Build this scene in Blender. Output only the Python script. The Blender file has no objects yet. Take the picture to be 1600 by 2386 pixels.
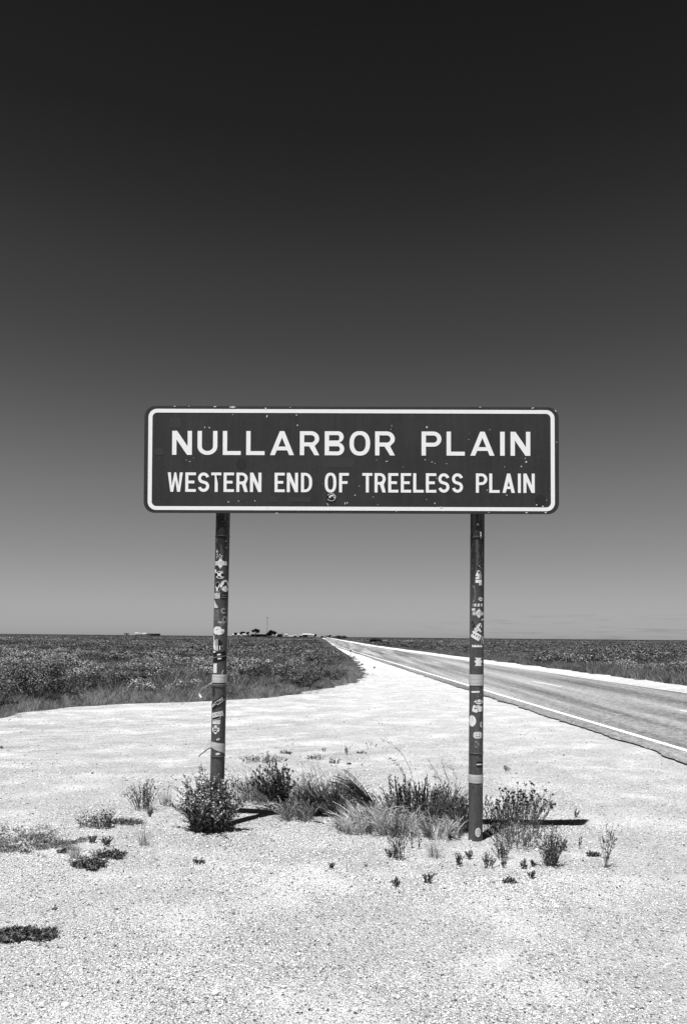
import bpy, math, random
import numpy as np
from mathutils import Vector, Matrix, geometry

S = bpy.context.scene
COL = S.collection
rng = np.random.default_rng(11)
random.seed(5)

# ---------------------------------------------------------------- camera
F = 1769.0; PITCH = math.radians(1.5); ROLL = 0.0094; EYE = 1.62; SH = 245.0
cf = np.array([0, math.cos(PITCH), math.sin(PITCH)])
r0 = np.array([1.0, 0, 0]); u0 = np.array([0, -math.sin(PITCH), math.cos(PITCH)])
cr = r0 * math.cos(ROLL) + u0 * math.sin(ROLL)
cu = -r0 * math.sin(ROLL) + u0 * math.cos(ROLL)
cam = bpy.data.cameras.new('camera')
cam.sensor_fit = 'HORIZONTAL'; cam.sensor_width = 36; cam.lens = 36 * F / 1600
cam.shift_y = SH / 1600; cam.clip_end = 20000; cam.clip_start = 0.05
camo = bpy.data.objects.new('camera', cam); COL.objects.link(camo)
M = Matrix(((cr[0], cu[0], -cf[0], 0), (cr[1], cu[1], -cf[1], 0), (cr[2], cu[2], -cf[2], EYE), (0, 0, 0, 1)))
camo.matrix_world = M
S.camera = camo

# ---------------------------------------------------------------- sky, sun, exposure
SUN = Vector((-0.151, -0.239, 1.0)).normalized()
W = bpy.data.worlds.new('World'); S.world = W; W.use_nodes = True
nt = W.node_tree; N = nt.nodes; L = nt.links
for n in list(N): N.remove(n)
out = N.new('ShaderNodeOutputWorld'); bg = N.new('ShaderNodeBackground')
sky = N.new('ShaderNodeTexSky'); sky.sky_type = 'NISHITA'; sky.sun_disc = False
sky.sun_elevation = math.asin(SUN.z); sky.sun_rotation = math.atan2(SUN.x, SUN.y)
sky.altitude = 50; sky.air_density = 1.0; sky.dust_density = 0.6; sky.ozone_density = 1.5
tc = N.new('ShaderNodeTexCoord'); sep = N.new('ShaderNodeSeparateXYZ')
L.new(tc.outputs['Generated'], sep.inputs[0])
rgb = N.new('ShaderNodeSeparateColor'); L.new(sky.outputs[0], rgb.inputs[0])   # black-and-white film behind a red filter
ramp = N.new('ShaderNodeValToRGB'); ramp.color_ramp.interpolation = 'LINEAR'
L.new(sep.outputs['Z'], ramp.inputs[0])
mul = N.new('ShaderNodeMath'); mul.operation = 'MULTIPLY'
L.new(rgb.outputs['Red'], mul.inputs[0]); L.new(ramp.outputs[0], mul.inputs[1])
# a few faint low wisps of cloud near the horizon on the right
mp = N.new('ShaderNodeMapping'); mp.inputs['Scale'].default_value = (14, 14, 210)
L.new(tc.outputs['Generated'], mp.inputs[0])
nz = N.new('ShaderNodeTexNoise'); nz.inputs['Scale'].default_value = 1.6; nz.inputs['Detail'].default_value = 4
L.new(mp.outputs[0], nz.inputs['Vector'])
cr1 = N.new('ShaderNodeMapRange'); cr1.inputs[1].default_value = 0.54; cr1.inputs[2].default_value = 0.68
cr1.inputs[3].default_value = 0; cr1.inputs[4].default_value = 0.16
L.new(nz.outputs[0], cr1.inputs[0])
zr = N.new('ShaderNodeMapRange'); zr.inputs[1].default_value = 0.035; zr.inputs[2].default_value = 0.02
zr.inputs[3].default_value = 0; zr.inputs[4].default_value = 1
L.new(sep.outputs['Z'], zr.inputs[0])
xr = N.new('ShaderNodeMapRange'); xr.inputs[1].default_value = 0.0; xr.inputs[2].default_value = 0.25
L.new(sep.outputs['X'], xr.inputs[0])
m1 = N.new('ShaderNodeMath'); m1.operation = 'MULTIPLY'; L.new(cr1.outputs[0], m1.inputs[0]); L.new(zr.outputs[0], m1.inputs[1])
m2 = N.new('ShaderNodeMath'); m2.operation = 'MULTIPLY'; L.new(m1.outputs[0], m2.inputs[0]); L.new(xr.outputs[0], m2.inputs[1])
m3 = N.new('ShaderNodeMath'); m3.operation = 'SUBTRACT'; m3.inputs[0].default_value = 1; L.new(m2.outputs[0], m3.inputs[1])
m4 = N.new('ShaderNodeMath'); m4.operation = 'MULTIPLY'; L.new(mul.outputs[0], m4.inputs[0]); L.new(m3.outputs[0], m4.inputs[1])
L.new(m4.outputs[0], bg.inputs['Color']); bg.inputs['Strength'].default_value = 0.106
L.new(bg.outputs[0], out.inputs['Surface'])
def set_ramp(stops):
    e = ramp.color_ramp.elements
    while len(e) > 2: e.remove(e[-1])
    for i, (p, v) in enumerate(stops):
        if i < 2: el = e[i]; el.position = p
        else: el = e.new(p)
        el.color = (v, v, v, 1)
set_ramp([(0.0, .44), (0.02, .41), (0.0758, 0.4232), (0.1317, 0.4243), (0.1865, 0.4052), (0.2397, 0.3539), (0.3011, 0.2819), (0.3638, 0.2188), (0.4307, 0.1745), (0.4914, 0.121), (0.5285, 0.097), (0.5629, 0.080), (0.6496, 0.060), (1.0, .035)])

sl = bpy.data.lights.new('sun', 'SUN'); sl.energy = 5.0; sl.angle = math.radians(0.5); sl.color = (1, 1, 1)
so = bpy.data.objects.new('sun', sl); COL.objects.link(so)
so.rotation_euler = (-SUN).to_track_quat('-Z', 'Y').to_euler()
S.view_settings.view_transform = 'Standard'; S.view_settings.look = 'None'
S.view_settings.exposure = 0.75; S.view_settings.gamma = 1; S.view_settings.use_curve_mapping = False
S.cycles.max_bounces = 5; S.cycles.diffuse_bounces = 3

# ---------------------------------------------------------------- helpers
def ray(px, py):
    return cf + cr * ((px - 800) / F) + cu * ((1193 + SH - py) / F)
def at_plane(px, py, Y):
    d = ray(px, py); t = Y / d[1]
    return np.array([0, 0, EYE]) + d * t
def gz(x, y):
    x = np.asarray(x, float); y = np.asarray(y, float)
    a = 0.058 * (1 - np.tanh(x / 1.0 + .3)) * np.exp(-((y - 6.0) / 3.2) ** 2)
    near = np.exp(-np.clip((y - 14) / 20, 0, 9) ** 2)
    b = 0.010 * np.sin(x * 2.1 + 0.7 * y) * np.sin(y * 1.7 - x * .6) + 0.006 * np.sin(4.3 * x + 1.3) * np.sin(3.9 * y + x)
    c = 0.002 * np.exp(-(((x - 1.06) / .22) ** 2 + ((y - 6.1) / .22) ** 2))
    side = 1 / (1 + np.exp((x - 3.4) * 6))
    return (a + b * near) * side + c
def ground_pt(px, py):
    d = ray(px, py); z = 0.0
    for _ in range(12):
        t = (z - EYE) / d[2]; p = np.array([0, 0, EYE]) + d * t
        z = float(gz(p[0], p[1]))
    return np.array([p[0], p[1], z])

MATS = {}
def mat(name, build=None, base=0.3, rough=0.8, spec=0.2):
    if name in MATS: return MATS[name]
    m = bpy.data.materials.new(name); m.use_nodes = True
    b = m.node_tree.nodes['Principled BSDF']
    b.inputs['Base Color'].default_value = (base, base, base, 1)
    b.inputs['Roughness'].default_value = rough
    b.inputs['Specular IOR Level'].default_value = spec
    if build: build(m.node_tree, b)
    MATS[name] = m; return m
def nd(t, kind, **kw):
    n = t.nodes.new(kind)
    for k, v in kw.items():
        if k.startswith('i_'): n.inputs[k[2:].replace('_', ' ')].default_value = v
        else: setattr(n, k, v)
    return n
def mrange(t, src, a, b, c, d):
    n = t.nodes.new('ShaderNodeMapRange'); t.links.new(src, n.inputs[0])
    for i, v in zip((1, 2, 3, 4), (a, b, c, d)): n.inputs[i].default_value = v
    return n.outputs[0]
def mth(t, op, a, b):
    n = t.nodes.new('ShaderNodeMath'); n.operation = op
    for i, v in enumerate((a, b)):
        if isinstance(v, (int, float)): n.inputs[i].default_value = v
        else: t.links.new(v, n.inputs[i])
    return n.outputs[0]
def objco(t, scale=(1, 1, 1), rot=(0, 0, 0)):
    c = t.nodes.new('ShaderNodeTexCoord'); m = t.nodes.new('ShaderNodeMapping')
    m.inputs['Scale'].default_value = scale; m.inputs['Rotation'].default_value = rot
    t.links.new(c.outputs['Object'], m.inputs[0]); return m.outputs[0]
def noise(t, vec, scale, detail=3, rough=.55):
    n = t.nodes.new('ShaderNodeTexNoise'); n.inputs['Scale'].default_value = scale
    n.inputs['Detail'].default_value = detail; n.inputs['Roughness'].default_value = rough
    t.links.new(vec, n.inputs['Vector']); return n.outputs[0]
def voro(t, vec, scale, feature='F1', out='Distance'):
    n = t.nodes.new('ShaderNodeTexVoronoi'); n.feature = feature; n.inputs['Scale'].default_value = scale
    t.links.new(vec, n.inputs['Vector']); return n.outputs[out]
def bump(t, b, h, strength, dist):
    n = t.nodes.new('ShaderNodeBump'); n.inputs['Strength'].default_value = strength; n.inputs['Distance'].default_value = dist
    t.links.new(h, n.inputs['Height']); t.links.new(n.outputs[0], b.inputs['Normal'])

def tag(o, label=None, cat=None, group=None, kind=None):
    if label: o['label'] = label
    if cat: o['category'] = cat
    if group: o['group'] = group
    if kind: o['kind'] = kind
    return o
def empty(name, loc=(0, 0, 0)):
    o = bpy.data.objects.new(name, None); o.location = [float(v) for v in loc]; o.empty_display_size = .1
    COL.objects.link(o); return o

class MB:
    """collects vertices and faces (3 or 4 sided) and links them as one mesh object"""
    def __init__(s): s.v = []; s.f = {3: [], 4: []}; s.m = {3: [], 4: []}; s.n = 0
    def add(s, v, f, mi=0):
        v = np.asarray(v, float).reshape(-1, 3); f = np.asarray(f, int)
        if len(f) == 0: return
        k = f.shape[1]; s.v.append(v); s.f[k].append(f + s.n)
        s.m[k].append(np.full(len(f), mi) if np.isscalar(mi) else np.asarray(mi)); s.n += len(v)
    def arrays(s):
        v = np.concatenate(s.v)
        return v, {k: (np.concatenate(s.f[k]) if s.f[k] else np.zeros((0, k), int)) for k in (3, 4)}, \
            {k: (np.concatenate(s.m[k]) if s.m[k] else np.zeros(0, int)) for k in (3, 4)}
    def box(s, x0, x1, y0, y1, z0, z1, mi=0):
        v = [(x, y, z) for x in (x0, x1) for y in (y0, y1) for z in (z0, z1)]
        s.add(v, [(0, 1, 3, 2), (4, 6, 7, 5), (0, 4, 5, 1), (2, 3, 7, 6), (0, 2, 6, 4), (1, 5, 7, 3)], mi)
    def tube(s, pts, rad, n=8, mi=0, caps=True):
        pts = np.asarray(pts, float); rad = np.broadcast_to(rad, (len(pts),))
        d = np.gradient(pts, axis=0); d /= np.linalg.norm(d, axis=1)[:, None] + 1e-12
        up = np.where(np.abs(d[:, 2:3]) > .9, [[1., 0, 0]], [[0, 0, 1.]])
        a = np.cross(d, up); a /= np.linalg.norm(a, axis=1)[:, None]; b = np.cross(d, a)
        th = np.arange(n) / n * 2 * math.pi
        ring = a[:, None, :] * np.cos(th)[None, :, None] + b[:, None, :] * np.sin(th)[None, :, None]
        v = pts[:, None, :] + ring * rad[:, None, None]
        i = np.arange(len(pts) - 1)[:, None] * n; j = np.arange(n)[None]; j2 = (j + 1) % n
        f = np.stack([i + j, i + j2, i + n + j2, i + n + j], -1).reshape(-1, 4)
        s.add(v, f, mi)
        if caps:
            for e, r in ((0, v[0]), (-1, v[-1])):
                c = pts[e]; s.add(np.vstack([r, [c]]), [(q, (q + 1) % n, n) for q in range(n)], mi)
    def build(s, name, mats, parent=None, smooth=False, offset=None):
        v, f, m = s.arrays()
        if offset is not None: v = v - np.asarray(offset)
        me = bpy.data.meshes.new(name)
        n3, n4 = len(f[3]), len(f[4]); nl = n3 * 3 + n4 * 4
        me.vertices.add(len(v)); me.vertices.foreach_set('co', v.astype(np.float32).ravel())
        me.loops.add(nl); me.loops.foreach_set('vertex_index', np.concatenate([f[3].ravel(), f[4].ravel()]).astype(np.int32))
        me.polygons.add(n3 + n4)
        tot = np.concatenate([np.full(n3, 3), np.full(n4, 4)]); st = np.concatenate([[0], np.cumsum(tot)[:-1]])
        me.polygons.foreach_set('loop_start', st.astype(np.int32)); me.polygons.foreach_set('loop_total', tot.astype(np.int32))
        if not isinstance(mats, (list, tuple)): mats = [mats]
        for mm in mats: me.materials.append(mm)
        me.polygons.foreach_set('material_index', np.concatenate([m[3], m[4]]).astype(np.int32))
        if smooth: me.polygons.foreach_set('use_smooth', np.ones(n3 + n4, bool))
        me.update(calc_edges=True)
        o = bpy.data.objects.new(name, me); COL.objects.link(o)
        if parent is not None: o.parent = parent
        return o

# ---------------------------------------------------------------- materials
def m_gravel(t, b):
    v = objco(t)
    big = noise(t, v, 0.8, 5); mid = noise(t, v, 9, 5, .65)
    cell = voro(t, v, 110, 'F1', 'Color'); peb = voro(t, v, 110); peb2 = voro(t, v, 62); fine = noise(t, v, 260, 3, .7)
    # curved tyre tracks where vehicles swing off the road onto the side track
    sp = t.nodes.new('ShaderNodeSeparateXYZ'); t.links.new(v, sp.inputs[0])
    dx = mth(t, 'ADD', sp.outputs['X'], 12.0); dy = mth(t, 'SUBTRACT', sp.outputs['Y'], 29.0)
    rho = mth(t, 'SQRT', mth(t, 'ADD', mth(t, 'MULTIPLY', dx, dx), mth(t, 'MULTIPLY', dy, dy)), 0); th = mth(t, 'ARCTAN2', dy, dx)
    cv = t.nodes.new('ShaderNodeCombineXYZ'); t.links.new(rho, cv.inputs[0]); t.links.new(mth(t, 'MULTIPLY', th, 2.2), cv.inputs[1])
    wide = noise(t, cv.outputs[0], 1.1, 3, .6)
    cv2 = t.nodes.new('ShaderNodeCombineXYZ'); t.links.new(mth(t, 'MULTIPLY', rho, 4.5), cv2.inputs[0]); t.links.new(mth(t, 'MULTIPLY', th, 9), cv2.inputs[1])
    thin = noise(t, cv2.outputs[0], 1.6, 5, .7)
    msk = mth(t, 'MULTIPLY', mrange(t, sp.outputs['Y'], 7.5, 10.5, 0, 1), mrange(t, sp.outputs['X'], 2.5, -1.0, .12, 1))
    sepc = t.nodes.new('ShaderNodeSeparateColor'); t.links.new(cell, sepc.inputs[0])
    base = mth(t, 'ADD', mrange(t, big, .3, .7, GR - .07, GR + .03), mrange(t, sepc.outputs[0], 0, 1, -.08, .08))
    base = mth(t, 'ADD', base, mrange(t, mid, .3, .7, -.05, .05))
    base = mth(t, 'ADD', base, mrange(t, sepc.outputs[1], .88, .91, 0, -.36))          # scattered dark grains
    c2 = t.nodes.new('ShaderNodeSeparateColor'); t.links.new(voro(t, v, 24, 'F1', 'Color'), c2.inputs[0]); d2 = voro(t, v, 24)
    spk = mth(t, 'MULTIPLY', mrange(t, c2.outputs[0], .84, .86, 0, 1), mrange(t, d2, .34, .28, 0, 1)); base = mth(t, 'ADD', base, mth(t, 'MULTIPLY', spk, -.30))
    tr = mth(t, 'ADD', mrange(t, wide, .35, .65, -.08, .06), mrange(t, thin, .38, .56, -.12, .02))
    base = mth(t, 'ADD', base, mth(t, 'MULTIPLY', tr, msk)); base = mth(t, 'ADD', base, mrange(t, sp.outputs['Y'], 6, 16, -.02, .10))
    t.links.new(base, b.inputs['Base Color'])
    h = mth(t, 'ADD', mth(t, 'MULTIPLY', peb, -.9), mth(t, 'MULTIPLY', peb2, -1.0))
    h = mth(t, 'ADD', h, mth(t, 'MULTIPLY', fine, .5)); h = mth(t, 'ADD', h, mth(t, 'MULTIPLY', mid, 1.0))
    h = mth(t, 'MULTIPLY', h, mrange(t, noise(t, v, 1.7, 4), .32, .55, .62, 1.1))       # dusty smooth patches between the loose stones
    bump(t, b, h, 1.0, 0.023)
GR = 0.62
def m_stone(t, b):
    g = t.nodes.new('ShaderNodeNewGeometry')
    n = noise(t, objco(t), 120, 2)
    c = mth(t, 'ADD', mrange(t, g.outputs['Random Per Island'], 0, 1, .54, .68), mrange(t, n, .3, .7, -.06, .06))
    d = mrange(t, voro(t, objco(t), 12, 'F1', 'Distance'), 9, 10, 0, 0)
    g2 = mth(t, 'FRACT', mth(t, 'MULTIPLY', g.outputs['Random Per Island'], 37.7), 0); d = mrange(t, g2, .90, .91, 0, -.5)
    t.links.new(mth(t, 'ADD', c, d), b.inputs['Base Color'])
def m_soil(t, b):
    v = objco(t)
    a = noise(t, v, .35, 6, .7); c = noise(t, v, 3, 5, .7)
    x = mth(t, 'ADD', mrange(t, a, .3, .7, .02, .05), mrange(t, c, .35, .7, -.01, .06))
    t.links.new(x, b.inputs['Base Color']); bump(t, b, c, .7, .1)
def m_asphalt(t, b):
    v = objco(t)
    ang = math.atan(0.037)
    vs = objco(t, (1.9, 0.07, 1), (0, 0, -ang))
    st = noise(t, vs, 1.0, 4, .6); gr = noise(t, v, 60, 4, .8); md = noise(t, v, 9, 8, .85); wide_ = noise(t, objco(t, (.75, .02, 1), (0, 0, -ang)), 1.0, 2)
    c = mth(t, 'ADD', mrange(t, st, .33, .67, .13, .26), mrange(t, gr, .3, .7, -.15, .15))
    c = mth(t, 'ADD', c, mrange(t, wide_, .35, .65, -.10, .08)); c = mth(t, 'MAXIMUM', mth(t, 'ADD', c, mrange(t, md, .35, .65, -.15, .15)), .03)
    t.links.new(c, b.inputs['Base Color']); bump(t, b, gr, .6, .01)
def m_paint(t, b):
    n = noise(t, objco(t), 25, 5, .7)
    t.links.new(mrange(t, n, .3, .5, .5, .85), b.inputs['Base Color'])
def leafmat(name, lo, hi, pw=1.6, trans=0):
    def f(t, b):
        g = t.nodes.new('ShaderNodeNewGeometry')
        t.links.new(mrange(t, mth(t, 'POWER', g.outputs['Random Per Island'], pw), 0, 1, lo, hi), b.inputs['Base Color'])
        if trans:      # thin dry blades let light through
            tr = t.nodes.new('ShaderNodeBsdfTranslucent'); mx = t.nodes.new('ShaderNodeMixShader'); mx.inputs[0].default_value = trans
            t.links.new(b.inputs['Base Color'].links[0].from_socket, tr.inputs['Color'])
            t.links.new(b.outputs[0], mx.inputs[1]); t.links.new(tr.outputs[0], mx.inputs[2])
            t.links.new(mx.outputs[0], t.nodes['Material Output'].inputs['Surface'])
    m = mat(name, f, rough=.7, spec=.15)
    return m
def m_sign(t, b):
    v = objco(t)
    n = noise(t, v, 1.6, 5, .6); f = noise(t, v, 60, 3)
    t.links.new(mth(t, 'ADD', mrange(t, n, .3, .7, .026, .038), mth(t, 'ADD', mrange(t, f, .3, .7, -.004, .004), mrange(t, noise(t, objco(t, (9, 1, .7)), 2.2, 5, .7), .45, .75, 0, .010))), b.inputs['Base Color'])
    bump(t, b, noise(t, v, 3.2, 2), .25, .02)
def m_post(t, b):
    v = objco(t, (1, 1, 1)); vs = objco(t, (14, 14, 1.2))
    n = noise(t, vs, 1.5, 5, .7); f = noise(t, v, 45, 4, .7); w = noise(t, v, 4, 3)
    c = mth(t, 'ADD', mrange(t, n, .3, .7, .050, .095), mrange(t, f, .3, .7, -.02, .02))
    z = t.nodes.new('ShaderNodeNewGeometry'); sp = t.nodes.new('ShaderNodeSeparateXYZ'); t.links.new(z.outputs['Position'], sp.inputs[0])
    rust = mth(t, 'MULTIPLY', mrange(t, sp.outputs['Z'], 1.75, 2.3, 0, 1), mrange(t, mth(t, 'ADD', n, mth(t, 'MULTIPLY', f, .5)), .70, .78, 0, -.08))
    c = mth(t, 'MAXIMUM', mth(t, 'ADD', c, rust), .012)
    t.links.new(c, b.inputs['Base Color']); bump(t, b, f, .2, .004)
def m_tape(t, b):
    v = objco(t, (3, 3, 90))
    t.links.new(mrange(t, noise(t, v, 1.5, 4, .7), .3, .7, .30, .62), b.inputs['Base Color'])
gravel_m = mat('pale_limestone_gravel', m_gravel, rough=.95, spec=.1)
stone_m = mat('limestone_chips', m_stone, rough=.9, spec=.15)
soil_m = mat('scrub_soil', m_soil, rough=1, spec=0)
asphalt_m = mat('worn_chip_seal', m_asphalt, rough=.85, spec=.2)
paint_m = mat('road_paint', m_paint, rough=.6)
sign_m = mat('sign_face', m_sign, rough=.45, spec=.3)
white_m = mat('white_sheeting', None, .88, .5, .3)
post_m = mat('post_paint', m_post, rough=.55, spec=.35)
tape_m = mat('faded_tape', m_tape, rough=.5)
metal_m = mat('bare_metal', None, .35, .5, .5)
stW = mat('sticker_white', None, .72, .5); stB = mat('sticker_black', None, .012, .5); stG = mat('sticker_grey', None, .28, .5)
stD = mat('sticker_residue', None, .024, .6)
leaf_dark = leafmat('leaf_dark', .015, .22)
leaf_mid = leafmat('leaf_mid', .03, .36)
leaf_light = leafmat('leaf_light', .04, .85, 1.7, .3)
dry_grass = leafmat('dry_grass', .06, .85, 1.6, .35); straw = leafmat('straw_blades', .08, .95, .9, .4)
stem_m = leafmat('plant_stem', .06, .22)
flower_m = mat('pale_flower_heads', None, .75, .7)
scrub_m = leafmat('scrub_leaf', .012, .28, 2.1); scrub_dk = leafmat('scrub_leaf_dark', .005, .12, 2.0)
scrub_lt = leafmat('scrub_leaf_pale', .03, .46, 1.7)
verge_m = leafmat('verge_blades', .03, .75, 1.8, .3)
scrub_grass = leafmat('scrub_grass', .01, .50, 2.4, .2)

# ---------------------------------------------------------------- ground, gravel, road
def G(px, py):
    p = ground_pt(px, py); return (p[0], p[1])
# left edge of the gravel (edge of the scrub)
EDGE = [(0, 1673), (163, 1648), (300, 1640), (462, 1636), (593, 1629), (700, 1617), (751, 1605), (806, 1597), (838, 1586), (850, 1573),
        (838, 1550), (820, 1533), (780, 1507), (760, 1491.5), (752, 1488), (747, 1485.6)]
ed = [G(*p) for p in EDGE]
m0 = (ed[1][1] - ed[0][1]) / (ed[1][0] - ed[0][0])
ed = [(-40, ed[0][1] + m0 * .55 * (-40 - ed[0][0]))] + ed
ed.append((ed[-1][0] - .029 * 1500, ed[-1][1] + 1500))
EX = np.array([p[0] for p in ed]); EY = np.array([p[1] for p in ed])
def edge_noise(y): return .4 * (.25 * np.sin(y * 1.9) + .18 * np.sin(y * 4.7 + 1) + .1 * np.sin(y * 11.3))
def left_edge(y):
    y = np.asarray(y, float); x = np.interp(y, EY, EX)
    x = np.where(y < EY[0], -40, x)
    return x
# road edges as functions of y
def curve(pts):
    P = [G(*p) for p in pts]
    ys = np.array([p[1] for p in P]); xs = np.array([p[0] for p in P])
    k = np.argsort(ys); return ys[k], xs[k]
ln_y, ln_x = curve([(1600, 1757), (1455, 1709), (1325, 1669), (1125, 1607.5), (962, 1561.5), (852, 1526.5), (784, 1502.5)])
fit = np.polyfit(ln_y[:6], ln_x[:6], 1)
def nearline(y):
    y = np.asarray(y, float)
    a = fit[0] * y + fit[1]
    far = fit[0] * 140 + fit[1] - .0275 * (y - 140)
    return np.where(y < 140, a, far)
fy, fx = curve([(1600, 1620.8), (1478, 1603), (1123, 1551), (1087, 1543.5), (934, 1518.5), (842, 1503.2)])
RW = 7.0 * .86
def farline(y): return nearline(y) + RW * np.ones_like(np.asarray(y, float))
print('nearline fit', fit, 'far meas', list(zip(fy, fx)), 'far offs', fx - nearline(fy), 'near', list(zip(ln_y, ln_x)))
def sheet(name, ys, fl, fr, cols, z, m, kind=None, zf=None):
    ys = np.asarray(ys, float); a = fl(ys); b = fr(ys)
    t = np.linspace(0, 1, cols)[None]
    X = a[:, None] * (1 - t) + b[:, None] * t; Y = np.repeat(ys[:, None], cols, 1)
    Z = np.full_like(X, z) if zf is None else zf(X, Y) + z
    v = np.stack([X, Y, Z], -1).reshape(-1, 3)
    i = np.arange(len(ys) - 1)[:, None] * cols; j = np.arange(cols - 1)[None]
    f = np.stack([i + j, i + j + 1, i + cols + j + 1, i + cols + j], -1).reshape(-1, 4)
    mb = MB(); mb.add(v, f); o = mb.build(name, m, smooth=True)
    if kind: tag(o, kind=kind)
    return o
mb = MB(); mb.add([(-9000, -60, -.05), (9000, -60, -.05), (9000, 9000, -.05), (-9000, 9000, -.05)], [(0, 1, 2, 3)])
tag(mb.build('ground', soil_m), kind='structure')
ys = np.concatenate([np.arange(-4, 14, .07), np.arange(14, 60, .3), np.geomspace(60, 1700, 60)])
FS = 2.1    # far shoulder width
def gl(y): return np.where(y < 60, left_edge(y) + edge_noise(y), left_edge(y))
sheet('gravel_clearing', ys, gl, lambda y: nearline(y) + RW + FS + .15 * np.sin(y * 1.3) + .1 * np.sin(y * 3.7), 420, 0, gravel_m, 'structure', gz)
yr = np.concatenate([np.arange(-8, 40, .12), np.arange(40, 150, 1.5), np.geomspace(150, 1700, 50)])
jag = np.cumsum(rng.normal(0, .025, len(yr))); jag -= np.convolve(jag, np.ones(25) / 25, 'same'); jag = np.clip(jag, -.08, .08) + rng.normal(0, .012, len(yr))
sheet('road', yr, lambda y: nearline(y) - .50 + jag, lambda y: nearline(y) + RW + .18 + jag * .5, 12, .024, asphalt_m, 'structure')
sheet('near_edge_line', yr, lambda y: nearline(y) - .055, lambda y: nearline(y) + .055, 2, .029, paint_m, 'structure')
sheet('far_edge_line', yr, lambda y: nearline(y) + RW - .045, lambda y: nearline(y) + RW + .045, 2, .029, paint_m, 'structure')
dm = MB()
dash_y = [G(1264, 1592.6)[1], ]
cyc = 12.0 * .93
d0 = G(1325, 1603)[1]
k = -3
while True:
    y0 = d0 + k * cyc; k += 1
    if y0 > 900: break
    seg = np.linspace(y0, y0 + 3.2, 4); c = nearline(seg) + RW * .5
    v = np.stack([np.r_[c - .03, c + .03], np.r_[seg, seg], np.full(8, .029)], -1)
    dm.add(v, [(q, q + 4, q + 5, q + 1) for q in range(3)])
tag(dm.build('centre_line', paint_m), kind='structure')

# gravel stones: one uncountable layer
def ico():
    p = (1 + 5 ** .5) / 2
    v = np.array([(-1, p, 0), (1, p, 0), (-1, -p, 0), (1, -p, 0), (0, -1, p), (0, 1, p), (0, -1, -p), (0, 1, -p), (p, 0, -1), (p, 0, 1), (-p, 0, -1), (-p, 0, 1)], float)
    v /= np.linalg.norm(v[0])
    f = np.array([(0, 11, 5), (0, 5, 1), (0, 1, 7), (0, 7, 10), (0, 10, 11), (1, 5, 9), (5, 11, 4), (11, 10, 2), (10, 7, 6), (7, 1, 8),
                  (3, 9, 4), (3, 4, 2), (3, 2, 6), (3, 6, 8), (3, 8, 9), (4, 9, 5), (2, 4, 11), (6, 2, 10), (8, 6, 7), (9, 8, 1)])
    return v, f
IV, IF = ico()
def rotz(a):
    c, s = np.cos(a), np.sin(a); z = np.zeros_like(a); o = np.ones_like(a)
    return np.stack([np.stack([c, -s, z], -1), np.stack([s, c, z], -1), np.stack([z, z, o], -1)], -2)
def stones(n, y0, y1, smin, smax, pw=2.2):
    y = rng.uniform(y0, y1, n); x = rng.uniform(-1, 1, n) * (y * .52 + 1.1)
    u = rng.uniform(0, 1, n); s = smin + (smax - smin) * u ** pw
    # patchy: keep by low frequency field
    k = (np.sin(x * 2.3 + y) * np.sin(y * 1.9 - x * 1.2) + rng.uniform(-1, 1, n) * 1.2) > -.35
    k &= (x < nearline(y) - .62 + .42 * rng.uniform(0, 1, n) ** 3) & (x > left_edge(y) + .3)
    k &= ~((np.sin(x * 1.3 + 2) * np.sin(y * 1.1) > .5) & (rng.uniform(0, 1, n) < .5))
    x, y, s = x[k], y[k], s[k]; n = len(x)
    V = IV[None] * (1 + rng.uniform(-.32, .32, (n, 12, 1)))
    sc = np.stack([rng.uniform(.7, 1.3, n), rng.uniform(.7, 1.3, n), rng.uniform(.6, 1.1, n)], -1)
    V = V * sc[:, None] * s[:, None, None]
    V = np.einsum('nij,nkj->nki', rotz(rng.uniform(0, 6.28, n)), V)
    V += np.stack([x, y, np.where(x > nearline(y) - .55, .026, gz(x, y)) + s * .38], -1)[:, None]
    Fc = IF[None] + (np.arange(n) * 12)[:, None, None]
    return V.reshape(-1, 3), Fc.reshape(-1, 3)
mb = MB()
for a in ((140000, 2.2, 5.2, .0016, .0060, 3.0), (88000, 4.6, 8.5, .0022, .0075, 3.0), (22000, 8, 15, .004, .010), (3500, 14, 26, .006, .014), (900, 2.4, 12, .007, .015, 2.0)):
    v, f = stones(*a); mb.add(v, f)
tag(mb.build('gravel', stone_m), 'loose pale limestone gravel chips scattered over the clearing', 'gravel', kind='stuff')

# ---------------------------------------------------------------- the sign
D = 6.02; PPM = F / D
ROT = 0.006
def ymid(px): return 1071.6 + (px - 818.6) * 0.0034
sc0 = at_plane(818.6, ymid(818.6), D)
sign = empty('road_sign', (sc0[0], D + .08, float(gz(0, 6.1))))
tag(sign, 'long dark place name sign in white capitals on two stickered posts at the roadside', 'road sign')
def SL(px, py):          # photo pixel on the sign face -> local metres on the sign
    x = (px - 818.6) / PPM; y = -(py - ymid(px)) / PPM
    return x, y
def face_xyz(x, y, off):
    c, s = math.cos(ROT), math.sin(ROT)
    X = x * c - y * s; Z = x * s + y * c
    return (sc0[0] + X, D - off, sc0[2] + Z)
so_ = np.array(sign.location)
def rrect(x0, x1, y0, y1, r, n=8):
    P = []
    for cx, cy, a0 in ((x1 - r, y1 - r, 0), (x0 + r, y1 - r, 90), (x0 + r, y0 + r, 180), (x1 - r, y0 + r, 270)):
        for i in range(n + 1):
            a = math.radians(a0 + 90 * i / n); P.append((cx + r * math.cos(a), cy + r * math.sin(a)))
    return P
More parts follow.
